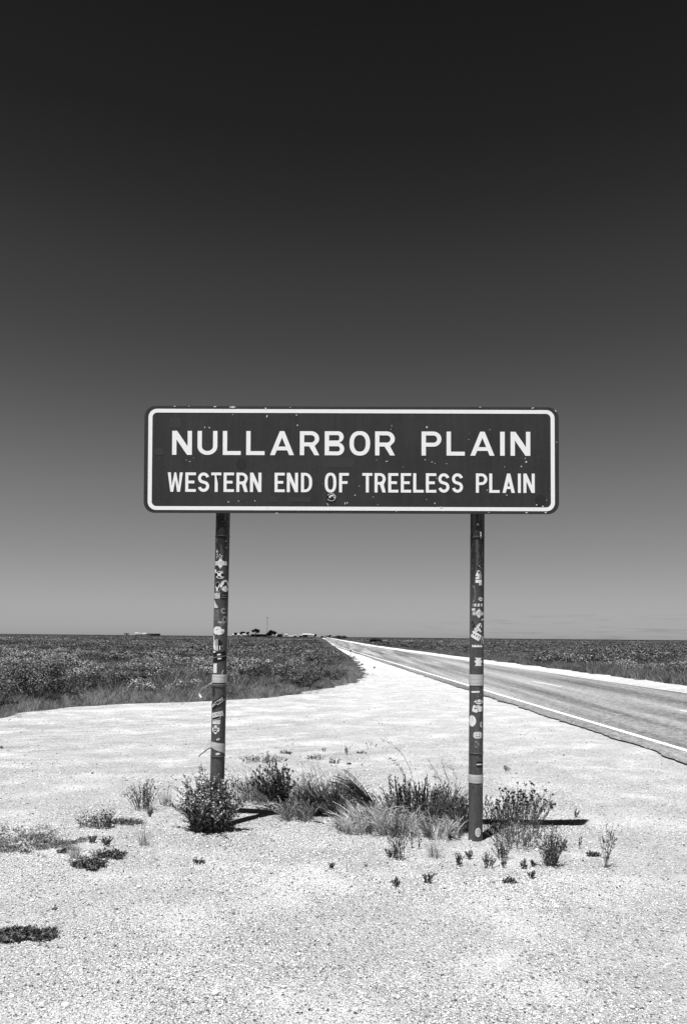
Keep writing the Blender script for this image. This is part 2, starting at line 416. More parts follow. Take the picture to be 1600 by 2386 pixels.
def flat(mb, loops, off, mi=0):
    """loops: list of contours (first outer, rest holes) in sign local metres"""
    vl = [[Vector((p[0], p[1], 0)) for p in lp] for lp in loops]
    tr = geometry.tessellate_polygon(vl)
    pts = [p for lp in loops for p in lp]
    fix = []
    for a, b, c in tr:
        A, B, C = pts[a], pts[b], pts[c]
        cr_ = (B[0] - A[0]) * (C[1] - A[1]) - (B[1] - A[1]) * (C[0] - A[0])
        fix.append((a, b, c) if cr_ > 0 else (a, c, b))
    mb.add([face_xyz(p[0], p[1], off) for p in pts], fix, mi)
# board
x0, yT = SL(332.8, 944.6); x1, _ = SL(1304.4, 944.6); hh = 252.2 / PPM / 2
ol = rrect(x0, x1, -hh, hh, 26 / PPM, 10)
mb = MB(); flat(mb, [ol], 0)
back = MB(); flat(back, [ol], -.006)
v, f, _ = back.arrays(); mb.add(v, f[3][:, ::-1])
n = len(ol)
rim = np.array([face_xyz(p[0], p[1], 0) for p in ol] + [face_xyz(p[0], p[1], -.006) for p in ol])
mb.add(rim, [(i, i + n, (i + 1) % n + n, (i + 1) % n) for i in range(n)])
board = mb.build('sign_board', sign_m, sign, offset=so_)
# back rails
mb = MB()
for zz in (-.22, .22):
    c = face_xyz(0, zz, -.02); mb.box(c[0] - 1.5, c[0] + 1.5, D + .0065, D + .024, c[2] - .025, c[2] + .025)
mb.build('back_rail', metal_m, sign, offset=so_)
# border
bx0, _ = SL(342.3, 1000); bx1, _ = SL(1294.6, 1000); t_ = 9.4 / PPM
bt = 119.3 / PPM
mb = MB(); flat(mb, [rrect(bx0, bx1, -bt, bt, 20 / PPM), rrect(bx0 + t_, bx1 - t_, -bt + t_ * .95, bt - t_ * .95, 11 / PPM)], .0015)
mb.build('border_line', white_m, sign, offset=so_)

def ribbon(P, t):
    P = np.array(P, float); d = np.gradient(P, axis=0); d /= np.linalg.norm(d, axis=1)[:, None]
    n_ = np.stack([-d[:, 1], d[:, 0]], -1)
    return [tuple(p) for p in P + n_ * t / 2] + [tuple(p) for p in (P - n_ * t / 2)[::-1]]
def arc(cx, cy, rx, ry, a0, a1, n=12):
    return [(cx + rx * math.cos(math.radians(a0 + (a1 - a0) * i / n)), cy + ry * math.sin(math.radians(a0 + (a1 - a0) * i / n))) for i in range(n + 1)]
def glyph(ch, w, h, t):
    tv = t * .92   # horizontal strokes a little thinner
    if ch == 'I': return [[(0, 0), (w, 0), (w, h), (0, h)]]
    if ch == 'L': return [[(0, 0), (w, 0), (w, tv), (t, tv), (t, h), (0, h)]]
    if ch == 'T': return [[(w / 2 - t / 2, 0), (w / 2 + t / 2, 0), (w / 2 + t / 2, h - tv), (w, h - tv), (w, h), (0, h), (0, h - tv), (w / 2 - t / 2, h - tv)]]
    if ch in 'EF':
        m0, m1 = h * .5 - tv * .45, h * .5 + tv * .55
        mid = [(t, m0), (w * .86, m0), (w * .86, m1), (t, m1), (t, h - tv), (w, h - tv), (w, h), (0, h)]
        if ch == 'E': return [[(0, 0), (w, 0), (w, tv), (t, tv)] + mid]
        return [[(0, 0), (t, 0)] + mid]
    if ch == 'N':
        d = t * 1.12; y1 = h * .36
        if w < h * .7: d = t * 1.05; y1 = h * .40
        return [[(0, 0), (t, 0), (t, h - y1), (w - d, 0), (w, 0), (w, h), (w - t, h), (w - t, y1), (d, h), (0, h)]]
    if ch == 'A':
        a = t * .52; t1 = t * 1.12; s = (w / 2 - a) / h
        c0, c1 = h * .2, h * .2 + tv * .95
        ya = (w / 2 - t1) / s
        return [[(0, 0), (t1, 0), (t1 + c0 * s, c0), (w - t1 - c0 * s, c0), (w - t1, 0), (w, 0), (w / 2 + a, h), (w / 2 - a, h)],
                [(t1 + c1 * s, c1), (w - t1 - c1 * s, c1), (w / 2, ya)]]
    if ch == 'W':
        a = t * .5; q = w * .27
        return [[(0, h), (q - a * .9, 0), (q + a, 0), (w / 2, h * .62), (w - q - a, 0), (w - q + a * .9, 0), (w, h), (w - t, h), (w - q, h * .30),
                 (w / 2 + a * .6, h), (w / 2 - a * .6, h), (q, h * .30), (t, h)]]
    if ch == 'U':
        r = w / 2; ry = h * .36
        o = [(0, h)] + arc(r, ry, r, ry, 180, 360, 20) + [(w, h), (w - t, h)] + arc(r, ry, r - t, ry - tv, 360, 180, 20) + [(t, h)]
        return [o]
    if ch == 'O':
        def sup(rx, ry, e, n=40):
            P = []
            for i in range(n):
                a = 2 * math.pi * i / n; c, s = math.cos(a), math.sin(a)
                P.append((w / 2 + rx * math.copysign(abs(c) ** e, c), h / 2 + ry * math.copysign(abs(s) ** e, s)))
            return P
        e = .86 if w > h * .7 else .8
        return [sup(w / 2, h / 2 * 1.02, e), sup(w / 2 - t, h / 2 * 1.02 - tv, e)]
    if ch == 'D':
        rx = w * .62; ry = h * .42
        def half(i):
            return arc(w - rx, ry, rx - i, ry - i * .92, -90, 0, 10) + arc(w - rx, h - ry, rx - i, ry - i * .92, 0, 90, 10)
        return [[(0, 0)] + half(0) + [(0, h)], [(t, tv)] + half(t) + [(t, h - tv)]]
    if ch in 'PR':
        ry = h * (.315 if w > h * .7 else .30); rx = min(ry * 1.05, w * .52); yb = h - 2 * ry
        bowl = arc(w - rx, h - ry, rx, ry, -90, 90, 14); inn = arc(w - rx, h - ry, rx - t, ry - tv, -90, 90, 12)
        hole = [(t, yb + tv)] + inn + [(t, h - tv)]
        if ch == 'P': return [[(0, 0), (t, 0), (t, yb)] + bowl + [(0, h)], hole]
        leg = t * 1.08
        return [[(0, 0), (t, 0), (t, yb), (w * .48, yb), (w - leg, 0), (w + t * .02, 0), (w * .5 + leg * 1.1, yb + (h * .012))] + bowl[5:] + [(0, h)], hole]
    if ch == 'B':
        r1 = h * .265; r2 = h * .235; R1 = min(r1, w * .5); R2 = min(r2, w * .45)
        yb = 2 * r1
        o = [(0, 0)] + arc(w - R1, r1, R1, r1, -90, 75, 12) + arc(w * .97 - R2, h - r2, R2, r2, -75, 90, 12) + [(0, h)]
        h1 = [(t, tv)] + arc(w - R1, r1, R1 - t, r1 - tv * .95, -90, 90, 10) + [(t, yb - tv * .95)]
        h2 = [(t, h - 2 * r2 + tv * .5)] + arc(w * .97 - R2, h - r2 + tv * -.22, R2 - t, r2 - tv * .75, -90, 90, 10) + [(t, h - tv * .98)]
        return [o, h1, h2]
    if ch == 'S':
        ry = (h - t) / 4 * 1.0; rx = w / 2 - t / 2; cx = w / 2
        P = arc(cx, h - t / 2 - ry, rx, ry, 12, 235, 22) + arc(cx, t / 2 + ry, rx, ry, 55, -168, 22)
        return [ribbon(P, t)]
L1 = [('N', 398.4, 444.7), ('U', 457.8, 504.3), ('L', 517.1, 559.2), ('L', 571.9, 615), ('A', 627.7, 683.8), ('R', 697.6, 742.8),
      ('B', 755.9, 801.5), ('O', 813.9, 862), ('R', 873.8, 919.9)]
L1b = [('P', 982.7, 1029.2), ('L', 1041.3, 1083.9), ('A', 1096.9, 1153.5), ('I', 1166.8, 1177.5), ('N', 1191.2, 1237.4)]
L2 = [[('W', 388.9, 424), ('E', 430, 454.6), ('S', 459.7, 485.8), ('T', 490.6, 514.2), ('E', 519.6, 543.9), ('R', 549.6, 576), ('N', 581.5, 608)],
      [('E', 638.9, 662.5), ('N', 667.6, 693.7), ('D', 700.7, 726.6)],
      [('O', 756.2, 783.3), ('F', 789.7, 812.7)],
      [('T', 844.2, 867.6), ('R', 872.8, 898.8), ('E', 904.7, 928.4), ('E', 934.2, 958.3), ('L', 963.2, 987.6), ('E', 992.8, 1017.2), ('S', 1022, 1047.8), ('S', 1053.9, 1079.6)],
      [('P', 1109.9, 1136.6), ('L', 1141.1, 1165.5), ('A', 1172, 1201), ('I', 1208.1, 1215), ('N', 1221, 1247.5)]]
def word(letters, ytop, ybot, t, label):
    mb = MB()
    for ch, a, b in letters:
        xa, yb = SL(a, ybot(a)); w = (b - a) / PPM; h = (ybot(a) - ytop(a)) / PPM
        flat(mb, [[(xa + p[0], yb + p[1]) for p in lp] for lp in glyph(ch, w, h, t / PPM)], .0015)
    o = mb.build('lettering', white_m, sign, offset=so_); o['label'] = label
t1 = lambda x: 1002.9 + (x - 398) * .0028; b1 = lambda x: 1059.6 + (x - 398) * .0028
t2 = lambda x: 1101.0 + (x - 389) * .0034; b2 = lambda x: 1146.6 + (x - 389) * .0034
word(L1, t1, b1, 10.1, 'large white word NULLARBOR'); word(L1b, t1, b1, 10.1, 'large white word PLAIN')
for wd, l_ in zip(L2, ('WESTERN', 'END', 'OF', 'TREELESS', 'PLAIN')): word(wd, t2, b2, 7.0, 'smaller white word ' + l_)
# scars, chips and stickers on the board
chip_m = mat('chipped_metal', None, .6, .5)
def blob(cx, cy, rx, ry, n=9, j=.35, rot=0):
    P = []
    for i in range(n):
        a = 2 * math.pi * i / n; k = 1 + rng.uniform(-j, j)
        u, v_ = rx * k * math.cos(a), ry * k * math.sin(a)
        P.append(SL(cx + u * math.cos(rot) - v_ * math.sin(rot), cy + u * math.sin(rot) + v_ * math.cos(rot)))
    return P[::-1]
mb = MB()
for c in [(403.5, 945, 3, 1.2), (437, 945, 2, 1), (498, 945.8, 5, 1.5), (540, 947, 9, 2.6), (620, 969, 1.6, 6, .3), (617, 950, 2, 5, -.5), (539.5, 964, .8, 2.5),
          (474.5, 995, 1.6, 2.6, -.2), (485.5, 995.5, 1.8, 2.4, .3), (691.5, 990, 2, 3), (674.5, 947.6, 2, 1.2), (689, 965.5, 3, 1.4),
          (432, 1072, 1.6, 1.2), (440, 1075.5, 2.6, 1), (449, 1067, 1.4, .9), (531, 1170.5, 3, 1.4), (555, 1168.5, 2.2, 1), (593, 1168, 1.4, 2.4),
          (804, 1174, 1.5, 4), (809, 1173, 1.6, 3, .5), (764, 1177.5, 1, 3), (762, 1175, 2, 1), (667, 1115, 1, 1), (510, 1115, .8, .8), (751, 1128, .9, .9),
          (827, 1154.8, 3, 1.3, -.6), (836.8, 1133, 1.3, 1.3), (869.7, 1159, 1.9, 1.3, -.6), (880.6, 1177.5, 1.6, 1.2), (995, 994.5, 2.8, 2.8), (910.5, 999, 1.2, 1.2),
          (912.5, 991, .8, 2.5), (877, 1072, 1.4, 1.2), (901, 1075, 4.5, 1.2, -.2), (991, 1071.5, 2.4, 1.2, -.5), (1007, 1076.5, 3, 1.1), (1014, 1080, 1.3, 1.6),
          (939, 1088, 1.2, 1.2), (1041, 1080.5, 3, .8), (994.5, 1165, 1.2, 1.2), (1013.5, 1174, 1.8, 2.2), (1093, 1023, 1.2, 1.4), (1094.5, 1010, .8, .8), (1142.7, 1000.3, 1.6, 1.2),
          (1177, 1087.8, 1.4, 1.2), (1216, 1087, 2.4, 2.2), (1227.5, 1076.5, 3, 3.4), (1225.5, 1068, 1, 2.6, .4), (1136.5, 1143, 1.2, 2.4), (1182, 1154.6, 2.8, 1.3), (1018, 1115, .9, 2.6, -.3),
          (1252, 1177.5, 1.6, 3.2, .8), (1275.3, 1166.2, .8, 2.6), (1266, 1181, 4, 1.8, .2), (1243, 949, 5, 2.2, -.3), (1296.5, 955.5, 1.3, 4, -.7), (1120, 947, 4, 1), (1299.6, 1029.5, 3, .8), (1285, 1138.8, 3, 1.1),
          (1273, 1195.5, 4, 1.8), (1140, 1195, 1.4, 1.2), (924, 1192, 1, 4), (1029, 1184, 3.6, 3.2), (1228, 1195.8, 4, 1.8), (954, 1183, .8, 1), (645, 1197, 6, .9), (622, 1185, 1.2, 3)]:
    mb = MB(); flat(mb, [blob(c[0], c[1], c[2] * .72, c[3] * .72, rot=c[4] if len(c) > 4 else 0)], .0022)
    mb.build('paint_chip', chip_m, sign, offset=so_)
for i, c in enumerate([(560, 1081, 13, 13), (1261, 1167, 13, 13), (368, 1052, 12, 9), (563, 1161, 10, 9), (634, 1164, 13, 7), (405, 984, 14, 12), (793, 1078, 32, 12), (700, 1165, 24, 6)]):
    mb = MB()
    P = blob(*c, n=28, j=.02) if i < 4 else [SL(*q) for q in ((c[0] - c[2], c[1] + c[3]), (c[0] + c[2], c[1] + c[3]), (c[0] + c[2], c[1] - c[3]), (c[0] - c[2], c[1] - c[3]))]
    flat(mb, [P], .0008, 0)
    mb.build('sticker_mark', stD if i < 2 else mat('faint_residue', None, .040, .6), sign, offset=so_)
# round badge on the board
bd = MB(); flat(bd, [blob(772, 1159.5, 11.6, 10.8, 26, .0)], .0028, 0)
for a in range(0, 360, 24):
    if a in (168, 192): continue
    r_ = math.radians(a); flat(bd, [blob(772 + 9.4 * math.cos(r_), 1159.5 + 8.8 * math.sin(r_), 1.5, 1.1, 6, .25, r_ + 1.57)], .0034, 1)
for c in ((769, 1158, 3.8, 2.6, -.6), (774, 1155.5, 3.4, 1.9, .2), (778.5, 1160, 2, 1.4)): flat(bd, [blob(*c[:4], rot=c[4] if len(c) > 4 else 0)], .0034, 1)
badge = bd.build('badge_sticker', [stB, stW], sign, offset=so_)

# posts
RP = 16.6 / PPM
YP = D + .026 + RP
FONT = {'D': '11110 10001 10001 10001 10001 10001 11110', 'U': '10001 10001 10001 10001 10001 10001 01110', 'S': '01111 10000 10000 01110 00001 00001 11110',
        'T': '11111 00100 00100 00100 00100 00100 00100', 'O': '01110 10001 10001 10001 10001 10001 01110', 'P': '11110 10001 10001 11110 10000 10000 10000',
        'E': '11111 10000 10000 11110 10000 10000 11111', 'N': '10001 11001 10101 10101 10011 10001 10001', 'G': '01111 10000 10000 10011 10001 10001 01111',
        'I': '11111 00100 00100 00100 00100 00100 11111', 'M': '10001 11011 10101 10101 10001 10001 10001', 'A': '01110 10001 10001 11111 10001 10001 10001',
        'X': '10001 01010 00100 00100 00100 01010 10001', 'L': '10000 10000 10000 10000 10000 10000 11111', 'Z': '11111 00001 00010 00100 01000 10000 11111',
        '2': '11110 00001 00001 01110 10000 10000 11111', '0': '01110 10001 10001 10001 10001 10001 01110', '3': '11110 00001 00001 01110 00001 00001 11110',
        'C': '01111 10000 10000 10000 10000 10000 01111', 'K': '10001 10010 10100 11000 10100 10010 10001', 'H': '10001 10001 10001 11111 10001 10001 10001', 'B': '11110 10001 10001 11110 10001 10001 11110', 'R': '11110 10001 10001 11110 10100 10010 10001', 'W': '10001 10001 10001 10101 10101 11011 10001', 'F': '11111 10000 10000 11110 10000 10000 10000'}
FONT = {k_: [[c == '1' for c in r] for r in v_.split()] for k_, v_ in FONT.items()}
def text_hit(txt, u, v):
    """u,v in 0..1 across the text box, v down"""
    n_ = len(txt) * 6 - 1; c = u * n_; r = v * 7
    if not (0 <= c < n_ and 0 <= r < 7): return False
    i = int(c // 6); k_ = int(c % 6)
    if k_ >= 5 or txt[i] == ' ': return False
    return FONT[txt[i]][int(r)][k_]
class Post:
    def __init__(s, ptop, pbot, ylow):
        s.a = at_plane(*ptop, YP); s.b = at_plane(*pbot, YP); s.pt, s.pb = ptop, pbot
        d = s.a - s.b; s.dir = d / np.linalg.norm(d)
        s.low = s.b - s.dir * .12; s.top = s.a + s.dir * .55
        mb = MB(); k_ = 40
        P = [s.low + (s.top - s.low) * i / k_ for i in range(k_ + 1)]
        mb.tube(P, RP, 40)
        s.obj = mb.build('post', post_m, sign, smooth=True, offset=so_)
    def axis(s, py):
        px = s.pt[0] + (s.pb[0] - s.pt[0]) * (py - s.pt[1]) / (s.pb[1] - s.pt[1])
        return at_plane(px, py, YP)
    def surf(s, u, p, r):    # u arc pixels from front centre, p point on axis
        th = u / 16.6
        return p + np.array([math.sin(th) * r, -math.cos(th) * r, 0])
    def sticker(s, u0, y0, w, h, fn, name='sticker', mats=None, off=.0012, cell=.55, rot=0):
        mats = mats or [stW, stB, stG]
        nu = max(2, int(w / cell)); nv = max(2, int(h / cell)); mb = MB()
        V = []; Fs = []; Ms = []
        for j in range(nv + 1):
            for i in range(nu + 1):
                du = (i / nu - .5) * w; dv = (j / nv - .5) * h
                ru = du * math.cos(rot) - dv * math.sin(rot); rv = du * math.sin(rot) + dv * math.cos(rot)
                ax = s.axis(y0 + rv)
                V.append(s.surf(u0 + ru, ax, RP + off))
        for j in range(nv):
            for i in range(nu):
                r = fn((i + .5) / nu * 2 - 1, (j + .5) / nv * 2 - 1)
                if r is None: continue
                a = j * (nu + 1) + i; Fs.append((a, a + nu + 1, a + nu + 2, a + 1)); Ms.append(r)
        if not Fs: return
        mb.add(V, Fs, np.array(Ms)); o = mb.build(name, mats, s.obj, offset=so_)
        return o
    def ring(s, y, name='seam_ring', r=.0035, tilt=0):
        p = s.axis(y); mb = MB(); k_ = 32
        P = [s.surf(i / k_ * 2 * math.pi * 16.6, p, RP + .0015) + np.array([0, 0, tilt * math.sin(i / k_ * 6.283)]) for i in range(k_ + 1)]
        mb.tube(P, r, 6, caps=False); return mb.build(name, post_m, s.obj, smooth=True, offset=so_)
    def band(s, y0, y1, t0=0, t1=0, name='tape_band'):
        mb = MB(); k_ = 36; R_ = RP + .0025; V = []
        for i in range(k_ + 1):
            u = (i / k_ - .5) * 2 * math.pi * 16.6; sl_ = math.sin(u / 16.6)
            for j in range(5):
                y = y0 + t0 * sl_ + (y1 + t1 * sl_ - y0 - t0 * sl_) * j / 4
                V.append(s.surf(u, s.axis(y), R_ + (.0008 if j in (1, 3) else 0)))
        Fs = [(i * 5 + j, i * 5 + j + 1, (i + 1) * 5 + j + 1, (i + 1) * 5 + j) for i in range(k_) for j in range(4)]
        mb.add(V, Fs); return mb.build(name, tape_m, s.obj, smooth=True, offset=so_)
lp = Post((519.5, 1203), (503.8, 1925), 0)
rp = Post((1112, 1203), (1107, 1963), 0)
for p_ in (lp, rp): p_.obj['label'] = 'dark round post with stickers and tape, %s one' % ('left' if p_ is lp else 'right')
for y in (1250.5, 1598, 1761): lp.ring(y)
for y in (1253.5, 1754): rp.ring(y)
lp.band(1571.5, 1590.5, 0, 0); lp.band(1729, 1747, 3, 7)
rp.band(1571.5, 1597); rp.band(1803.5, 1823)
# loose tape ends blowing to the left
def strip3(P, wv, name, par, m):
    P = np.array(P); V = []
    for i, p in enumerate(P):
        d = P[min(i + 1, len(P) - 1)] - P[max(i - 1, 0)]; d /= np.linalg.norm(d)
        s_ = np.cross(d, np.array([0, 1, 0])); s_ /= np.linalg.norm(s_); w_ = wv * (1 - .4 * i / len(P))
        V += [p + s_ * w_ / 2 + np.array([0, .004 * i, 0]), p - s_ * w_ / 2]
    mb = MB(); mb.add(V, [(2 * i, 2 * i + 1, 2 * i + 3, 2 * i + 2) for i in range(len(P) - 1)])
    return mb.build(name, m, par, smooth=True, offset=so_)
pts = [(496, 1590), (489, 1594), (481, 1599), (473, 1603), (467.5, 1608), (464, 1614), (464.5, 1620), (468, 1626)]
strip3([at_plane(x, y, YP - .01 * i) for i, (x, y) in enumerate(pts)], .016, 'loose_tape_end', lp.obj, mat('tape_pale', None, .6, .5))
pts = [(491, 1743), (482, 1747), (475, 1753), (468, 1758), (462, 1764)]
strip3([at_plane(x, y, YP - .01 * i) for i, (x, y) in enumerate(pts)], .012, 'loose_tape_end', lp.obj, tape_m)

# sticker shapes
def circ(fn_in, ring=0.0, rc=1, base=1):
    def f(x, y):
        r = math.hypot(x, y)
        if r > 1: return None
        if r > 1 - ring: return rc
        k_ = fn_in(x, y); return base if k_ is None else k_
    return f
def rectf(fn_in=None, base=0, j=0.0, seed=0):
    def f(x, y):
        if abs(x) > 1 - j * (.5 + .5 * math.sin(y * 9 + seed)) or abs(y) > 1 - j * (.5 + .5 * math.sin(x * 7 + seed)): return None
        k_ = fn_in(x, y) if fn_in else None; return base if k_ is None else k_
    return f
def spots(seed, thr=.1, a=0, b=1, s=3.0):
    p = np.random.default_rng(seed).uniform(0, 6.28, 4)
    return lambda x, y: a if math.sin(x * s + p[0]) * math.sin(y * s * 1.3 + p[1]) + .6 * math.sin(x * s * 2.3 + p[2]) * math.sin(y * s * 2.1 + p[3]) > thr else b
def torn(seed, base=0, thr=-.25, s=2.4):
    g = spots(seed, thr, 0, None, s); g2 = spots(seed + 9, .55, 1, None, 5)
    return lambda x, y: None if g(x, y) is None or abs(x) ** 3 + abs(y) ** 3 > 1 else (1 if g2(x, y) == 1 else base)
def diamond(txt):
    def f(x, y):
        if abs(y) < .36:
            if abs(x) > 1: return None
            if text_hit(txt, (x + .9) / 1.8, (y + .24) / .48): return 1
            if abs(abs(y) - .33) < .03 and abs(x) < .75: return 2
            return 0
        r = abs(x) * 1.45 + abs(y)
        if r > 1: return None
        return 1 if .86 < r < .95 else 0
    return f
def ellipse_face(x, y):   # plain smile on a pale patch
    if abs(x) ** 3 + abs(y) ** 3 > 1: return None
    r = math.hypot(x, y)
    if .78 < r < .88: return 2
    if abs(abs(x) - .3) < .1 and abs(y + .22) < .14: return 1
    if abs(r - .5) < .09 and y > .12: return 1
    return 0
def heart(x, y):
    y2 = -y * 1.15 + .12; v = (x * x * 1.35 + y2 * y2 - .75) ** 3 - x * x * 1.35 * y2 ** 3
    if abs(v) < .055: return 0
    if v < 0 and (abs(x - .05) < .35 and abs(abs(y + .05) - .22) < .09): return 0
    return None
def textonly(txt, c=0, back=None):
    return lambda x, y: c if text_hit(txt, (x + 1) / 2, (y + 1) / 2) else back
# left post, top to bottom
lp.sticker(-10, 1293, 5, 22, torn(3, 0, .1, 4)); lp.sticker(-1, 1300, 9, 14, torn(4, 0, .3, 4))
lp.sticker(-1, 1314, 31, 27, diamond('DUST'))
lp.sticker(-15, 1337, 6, 18, lambda x, y: 0 if y < -.1 else 1)
lp.sticker(-1.5, 1341, 21, 21, circ(spots(5, .1, 0, 1), .0, 1), off=.0013)
lp.sticker(-1.5, 1341, 20, 20, lambda x, y: 0 if .74 < math.hypot(x, y) < .9 and abs(math.sin(math.atan2(y, x) * 7)) > .35 and abs(y) > .25 else None, off=.002)
lp.sticker(-7, 1369, 15, 24, circ(spots(8, .2, 0, 1), .12, 2)); lp.sticker(12, 1366, 24, 27, circ(spots(12, -.2, 0, 1), .08, 0), off=.0018)
lp.sticker(-9, 1389, 17, 13, lambda x, y: None if abs(x) > 1 else (0 if (text_hit('BUILD', (x + 1) / 2, (y + 1) / 1.0) or text_hit('LOVEN'.replace('V', 'U'), (x + 1) / 2, (y) / 1.0)) else 2))
lp.sticker(10, 1390, 18, 13, lambda x, y: 2 if abs(abs(y) - .4) < .1 and abs(x) < .8 else 1)
lp.sticker(-11, 1408, 15, 19, lambda x, y: None if x > y * .9 + .2 else (1 if math.sin(x * 9) * math.sin(y * 8) > .35 else 0))
lp.sticker(8.5, 1424, 13, 15, lambda x, y: 2 if .4 < math.hypot(x, y) < .95 and not (x > .3 and abs(y) < .3) else None)
lp.sticker(12.5, 1444, 16, 20, circ(lambda x, y: 2 if .35 < math.hypot(x, y) < .6 else (0 if .75 < math.hypot(x, y) < .83 else 1)))
lp.sticker(-8, 1425, 12, 7, textonly('LANZ', 2)); lp.sticker(-8, 1434, 12, 7, textonly('BUCK', 2)); lp.sticker(-8, 1443, 13, 6, textonly('2023', 2))
lp.sticker(4, 1451, 14, 6, textonly('MAX', 0)); lp.sticker(7, 1457, 11, 5, textonly('2023', 2))
lp.sticker(-3, 1471, 29, 21, lambda x, y: None if (x * x * .95 + (y + .1) ** 2 * 1.1 > 1 or (x > .5 and y < -.45) or (y > .7 and abs(x) > .5)) else (2 if spots(31, .75, 1, None, 4)(x, y) == 1 else 0))
lp.sticker(-16, 1487, 4, 12, rectf())
lp.sticker(-5, 1503, 25, 27, circ(lambda x, y: 0 if (x < -.45 or (y > .1 and math.sin(x * 14) > .1)) else 1 if x > .2 else None, .0, 0, 2))
lp.sticker(-13, 1523, 8, 12, rectf())
lp.sticker(1, 1530, 34, 22, lambda x, y: 0 if (math.hypot(x * 3, (y + .45) * 5) < .8 or math.hypot(x * 3, (y - .4) * 5) < .8) else (2 if abs(y) < .05 else 1), off=.002, rot=-.14)
lp.sticker(-9.5, 1557, 11, 23, rectf(lambda x, y: 2 if abs(math.sin(x * 5 + y)) < .12 else None, 0, .08))
lp.sticker(11, 1569, 7, 16, lambda x, y: 0 if abs(math.hypot(x, y) - .85) < .15 and x < .2 else None, off=.004)
lp.sticker(0, 1595.5, 50, 2.6, lambda x, y: 1 if y > -.2 else 2)
lp.sticker(-12, 1612, 9, 20, lambda x, y: 1 if abs(math.hypot(x, y) - .8) < .2 or (abs(x) < .3 and abs(y) < .5 and math.sin(y * 14) > 0) else None)
lp.sticker(-1, 1637, 42, 15, lambda x, y: 0 if (text_hit('WHITRE'.replace('W', 'W'), (x + .85) / 1.7, (y + .6) / .8)) else (0 if abs(y - .5) < .08 and x > -.1 else 1), rot=-.62, off=.0022)
lp.sticker(-1, 1664, 29, 12, lambda x, y: None if y > 1 - (x + 1) * .1 else (1 if text_hit('GENIE', (x + .92) / 1.84, (y + .75) / 1.15) else 0), rot=-.22, off=.0026)
lp.sticker(-4, 1672, 22, 6, lambda x, y: 0 if abs(y) > .75 or abs(x) > .9 else 1, rot=-.28, off=.003)
lp.sticker(13, 1666, 7, 6, circ(lambda x, y: None, 0, 0, 2))
lp.sticker(-3.5, 1681, 21, 10, rectf(lambda x, y: 1 if text_hit('OPEN', (x + .9) / 1.8, (y + .75) / .95) else (2 if .45 < y < .7 and abs(x) < .7 and math.sin(x * 30) > 0 else None), 0, .05))
lp.sticker(-4, 1698, 20, 22, heart, off=.0022)
lp.sticker(3, 1721, 14, 9, circ(lambda x, y: 0 if y < .2 and math.sin(x * 8) > 0 else 2, .3, 1), rot=-.3)
lp.sticker(3, 1755, 11, 7, lambda x, y: 0 if abs(y) < 1 - abs(x) * .7 and y < .6 - x * .5 else None)
# right post
rp.sticker(5, 1249, 3.5, 17, torn(7, 0, -.6, 3)); rp.sticker(2, 1322.5, 9, 11, circ(spots(20, .3, 2, 1)))
rp.sticker(1, 1345, 16, 29, lambda x, y: None if abs(x) > .95 - max(0, -y - .2) * .8 else (1 if (abs(y - .45) < .06 or (abs(x) < .25 and -.8 < y < -.45) or (x < -.4 and abs(y) < .08)) else (2 if x > .1 and y < .4 else 0)))
rp.sticker(5, 1361, 6.5, 8, rectf(lambda x, y: 2 if abs(x) < .3 else None))
rp.sticker(-11, 1385, 8, 38, lambda x, y: 2 if abs(math.hypot(x, y) - .92) < .1 and x > -.3 else None)
rp.sticker(6, 1397, 12, 8, circ(lambda x, y: 2 if abs(y) < .4 else None, 0, 0, 0), rot=.4)
rp.sticker(0, 1411, 27, 7, lambda x, y: 0 if math.sin(x * 11 + 1) > -.2 and not (y > .1 and math.sin(x * 23) > .4) else None)
rp.sticker(2, 1430, 30, 24, lambda x, y: diamond('DUST')(x, y))
rp.sticker(-11, 1421, 9, 5, rectf(lambda x, y: 1 if abs(y) < .2 else None)); rp.sticker(11, 1443, 9, 6, lambda x, y: 0 if y > -x else None)
rp.sticker(-12, 1455, 9, 14, circ(lambda x, y: 2 if abs(x + y) < .12 else None))
rp.sticker(3, 1463, 13, 22, torn(41, 0, -.45, 2)); rp.sticker(-4, 1468, 9, 10, torn(43, 0, -.8, 2))
rp.sticker(-5, 1482, 25, 15, lambda x, y: 1 if (abs(y + .1) < .3 and math.sin(x * 13) > .2) else (None if abs(x) > .95 + .05 * math.sin(y * 8) else 0), rot=.5)
rp.sticker(12, 1492, 10, 18, lambda x, y: 0 if abs(x - .3) < .3 else (1 if abs(x + .3) < .3 else 2), rot=-.2)
rp.sticker(-1, 1505, 26, 6, lambda x, y: 0 if y > -.3 or (math.sin(x * 12) > 0 and y > -.9) else None)
rp.sticker(2, 1542, 19, 19, lambda x, y: None if abs(x) > .78 + .22 * math.cos(y * 6 + .4) * (1 if y < .3 else .6) else 0)
rp.sticker(2, 1551, 18, 8, lambda x, y: 1 if abs(math.hypot(x, y + .8) - 1.25) < .2 and y > 0 else (2 if abs(math.hypot(x, y + .8) - 1.6) < .1 and y > 0 else None))
rp.sticker(-5, 1611.5, 21, 4, rectf(None, 0, .1), rot=-.06); rp.sticker(3, 1619, 15, 7, torn(51, 2, .45, 3))
rp.sticker(4, 1634.5, 24, 12, lambda x, y: None if abs(y) > (1 - abs(x)) ** .6 else (2 if .3 < abs(x) < .55 and y < .2 else (1 if abs(y - .25) < .06 else 0)), off=.002)
rp.sticker(0, 1651, 24, 18, lambda x, y: None if (x > .1 and y > .3 + (1 - x) * .5) or abs(x) > 1 - .1 * abs(y) or (x < -.3 and y < -.7) else (1 if math.hypot(x + .45, y) < .2 else (2 if abs(x - y * .5) < .1 else 0)), rot=.3)
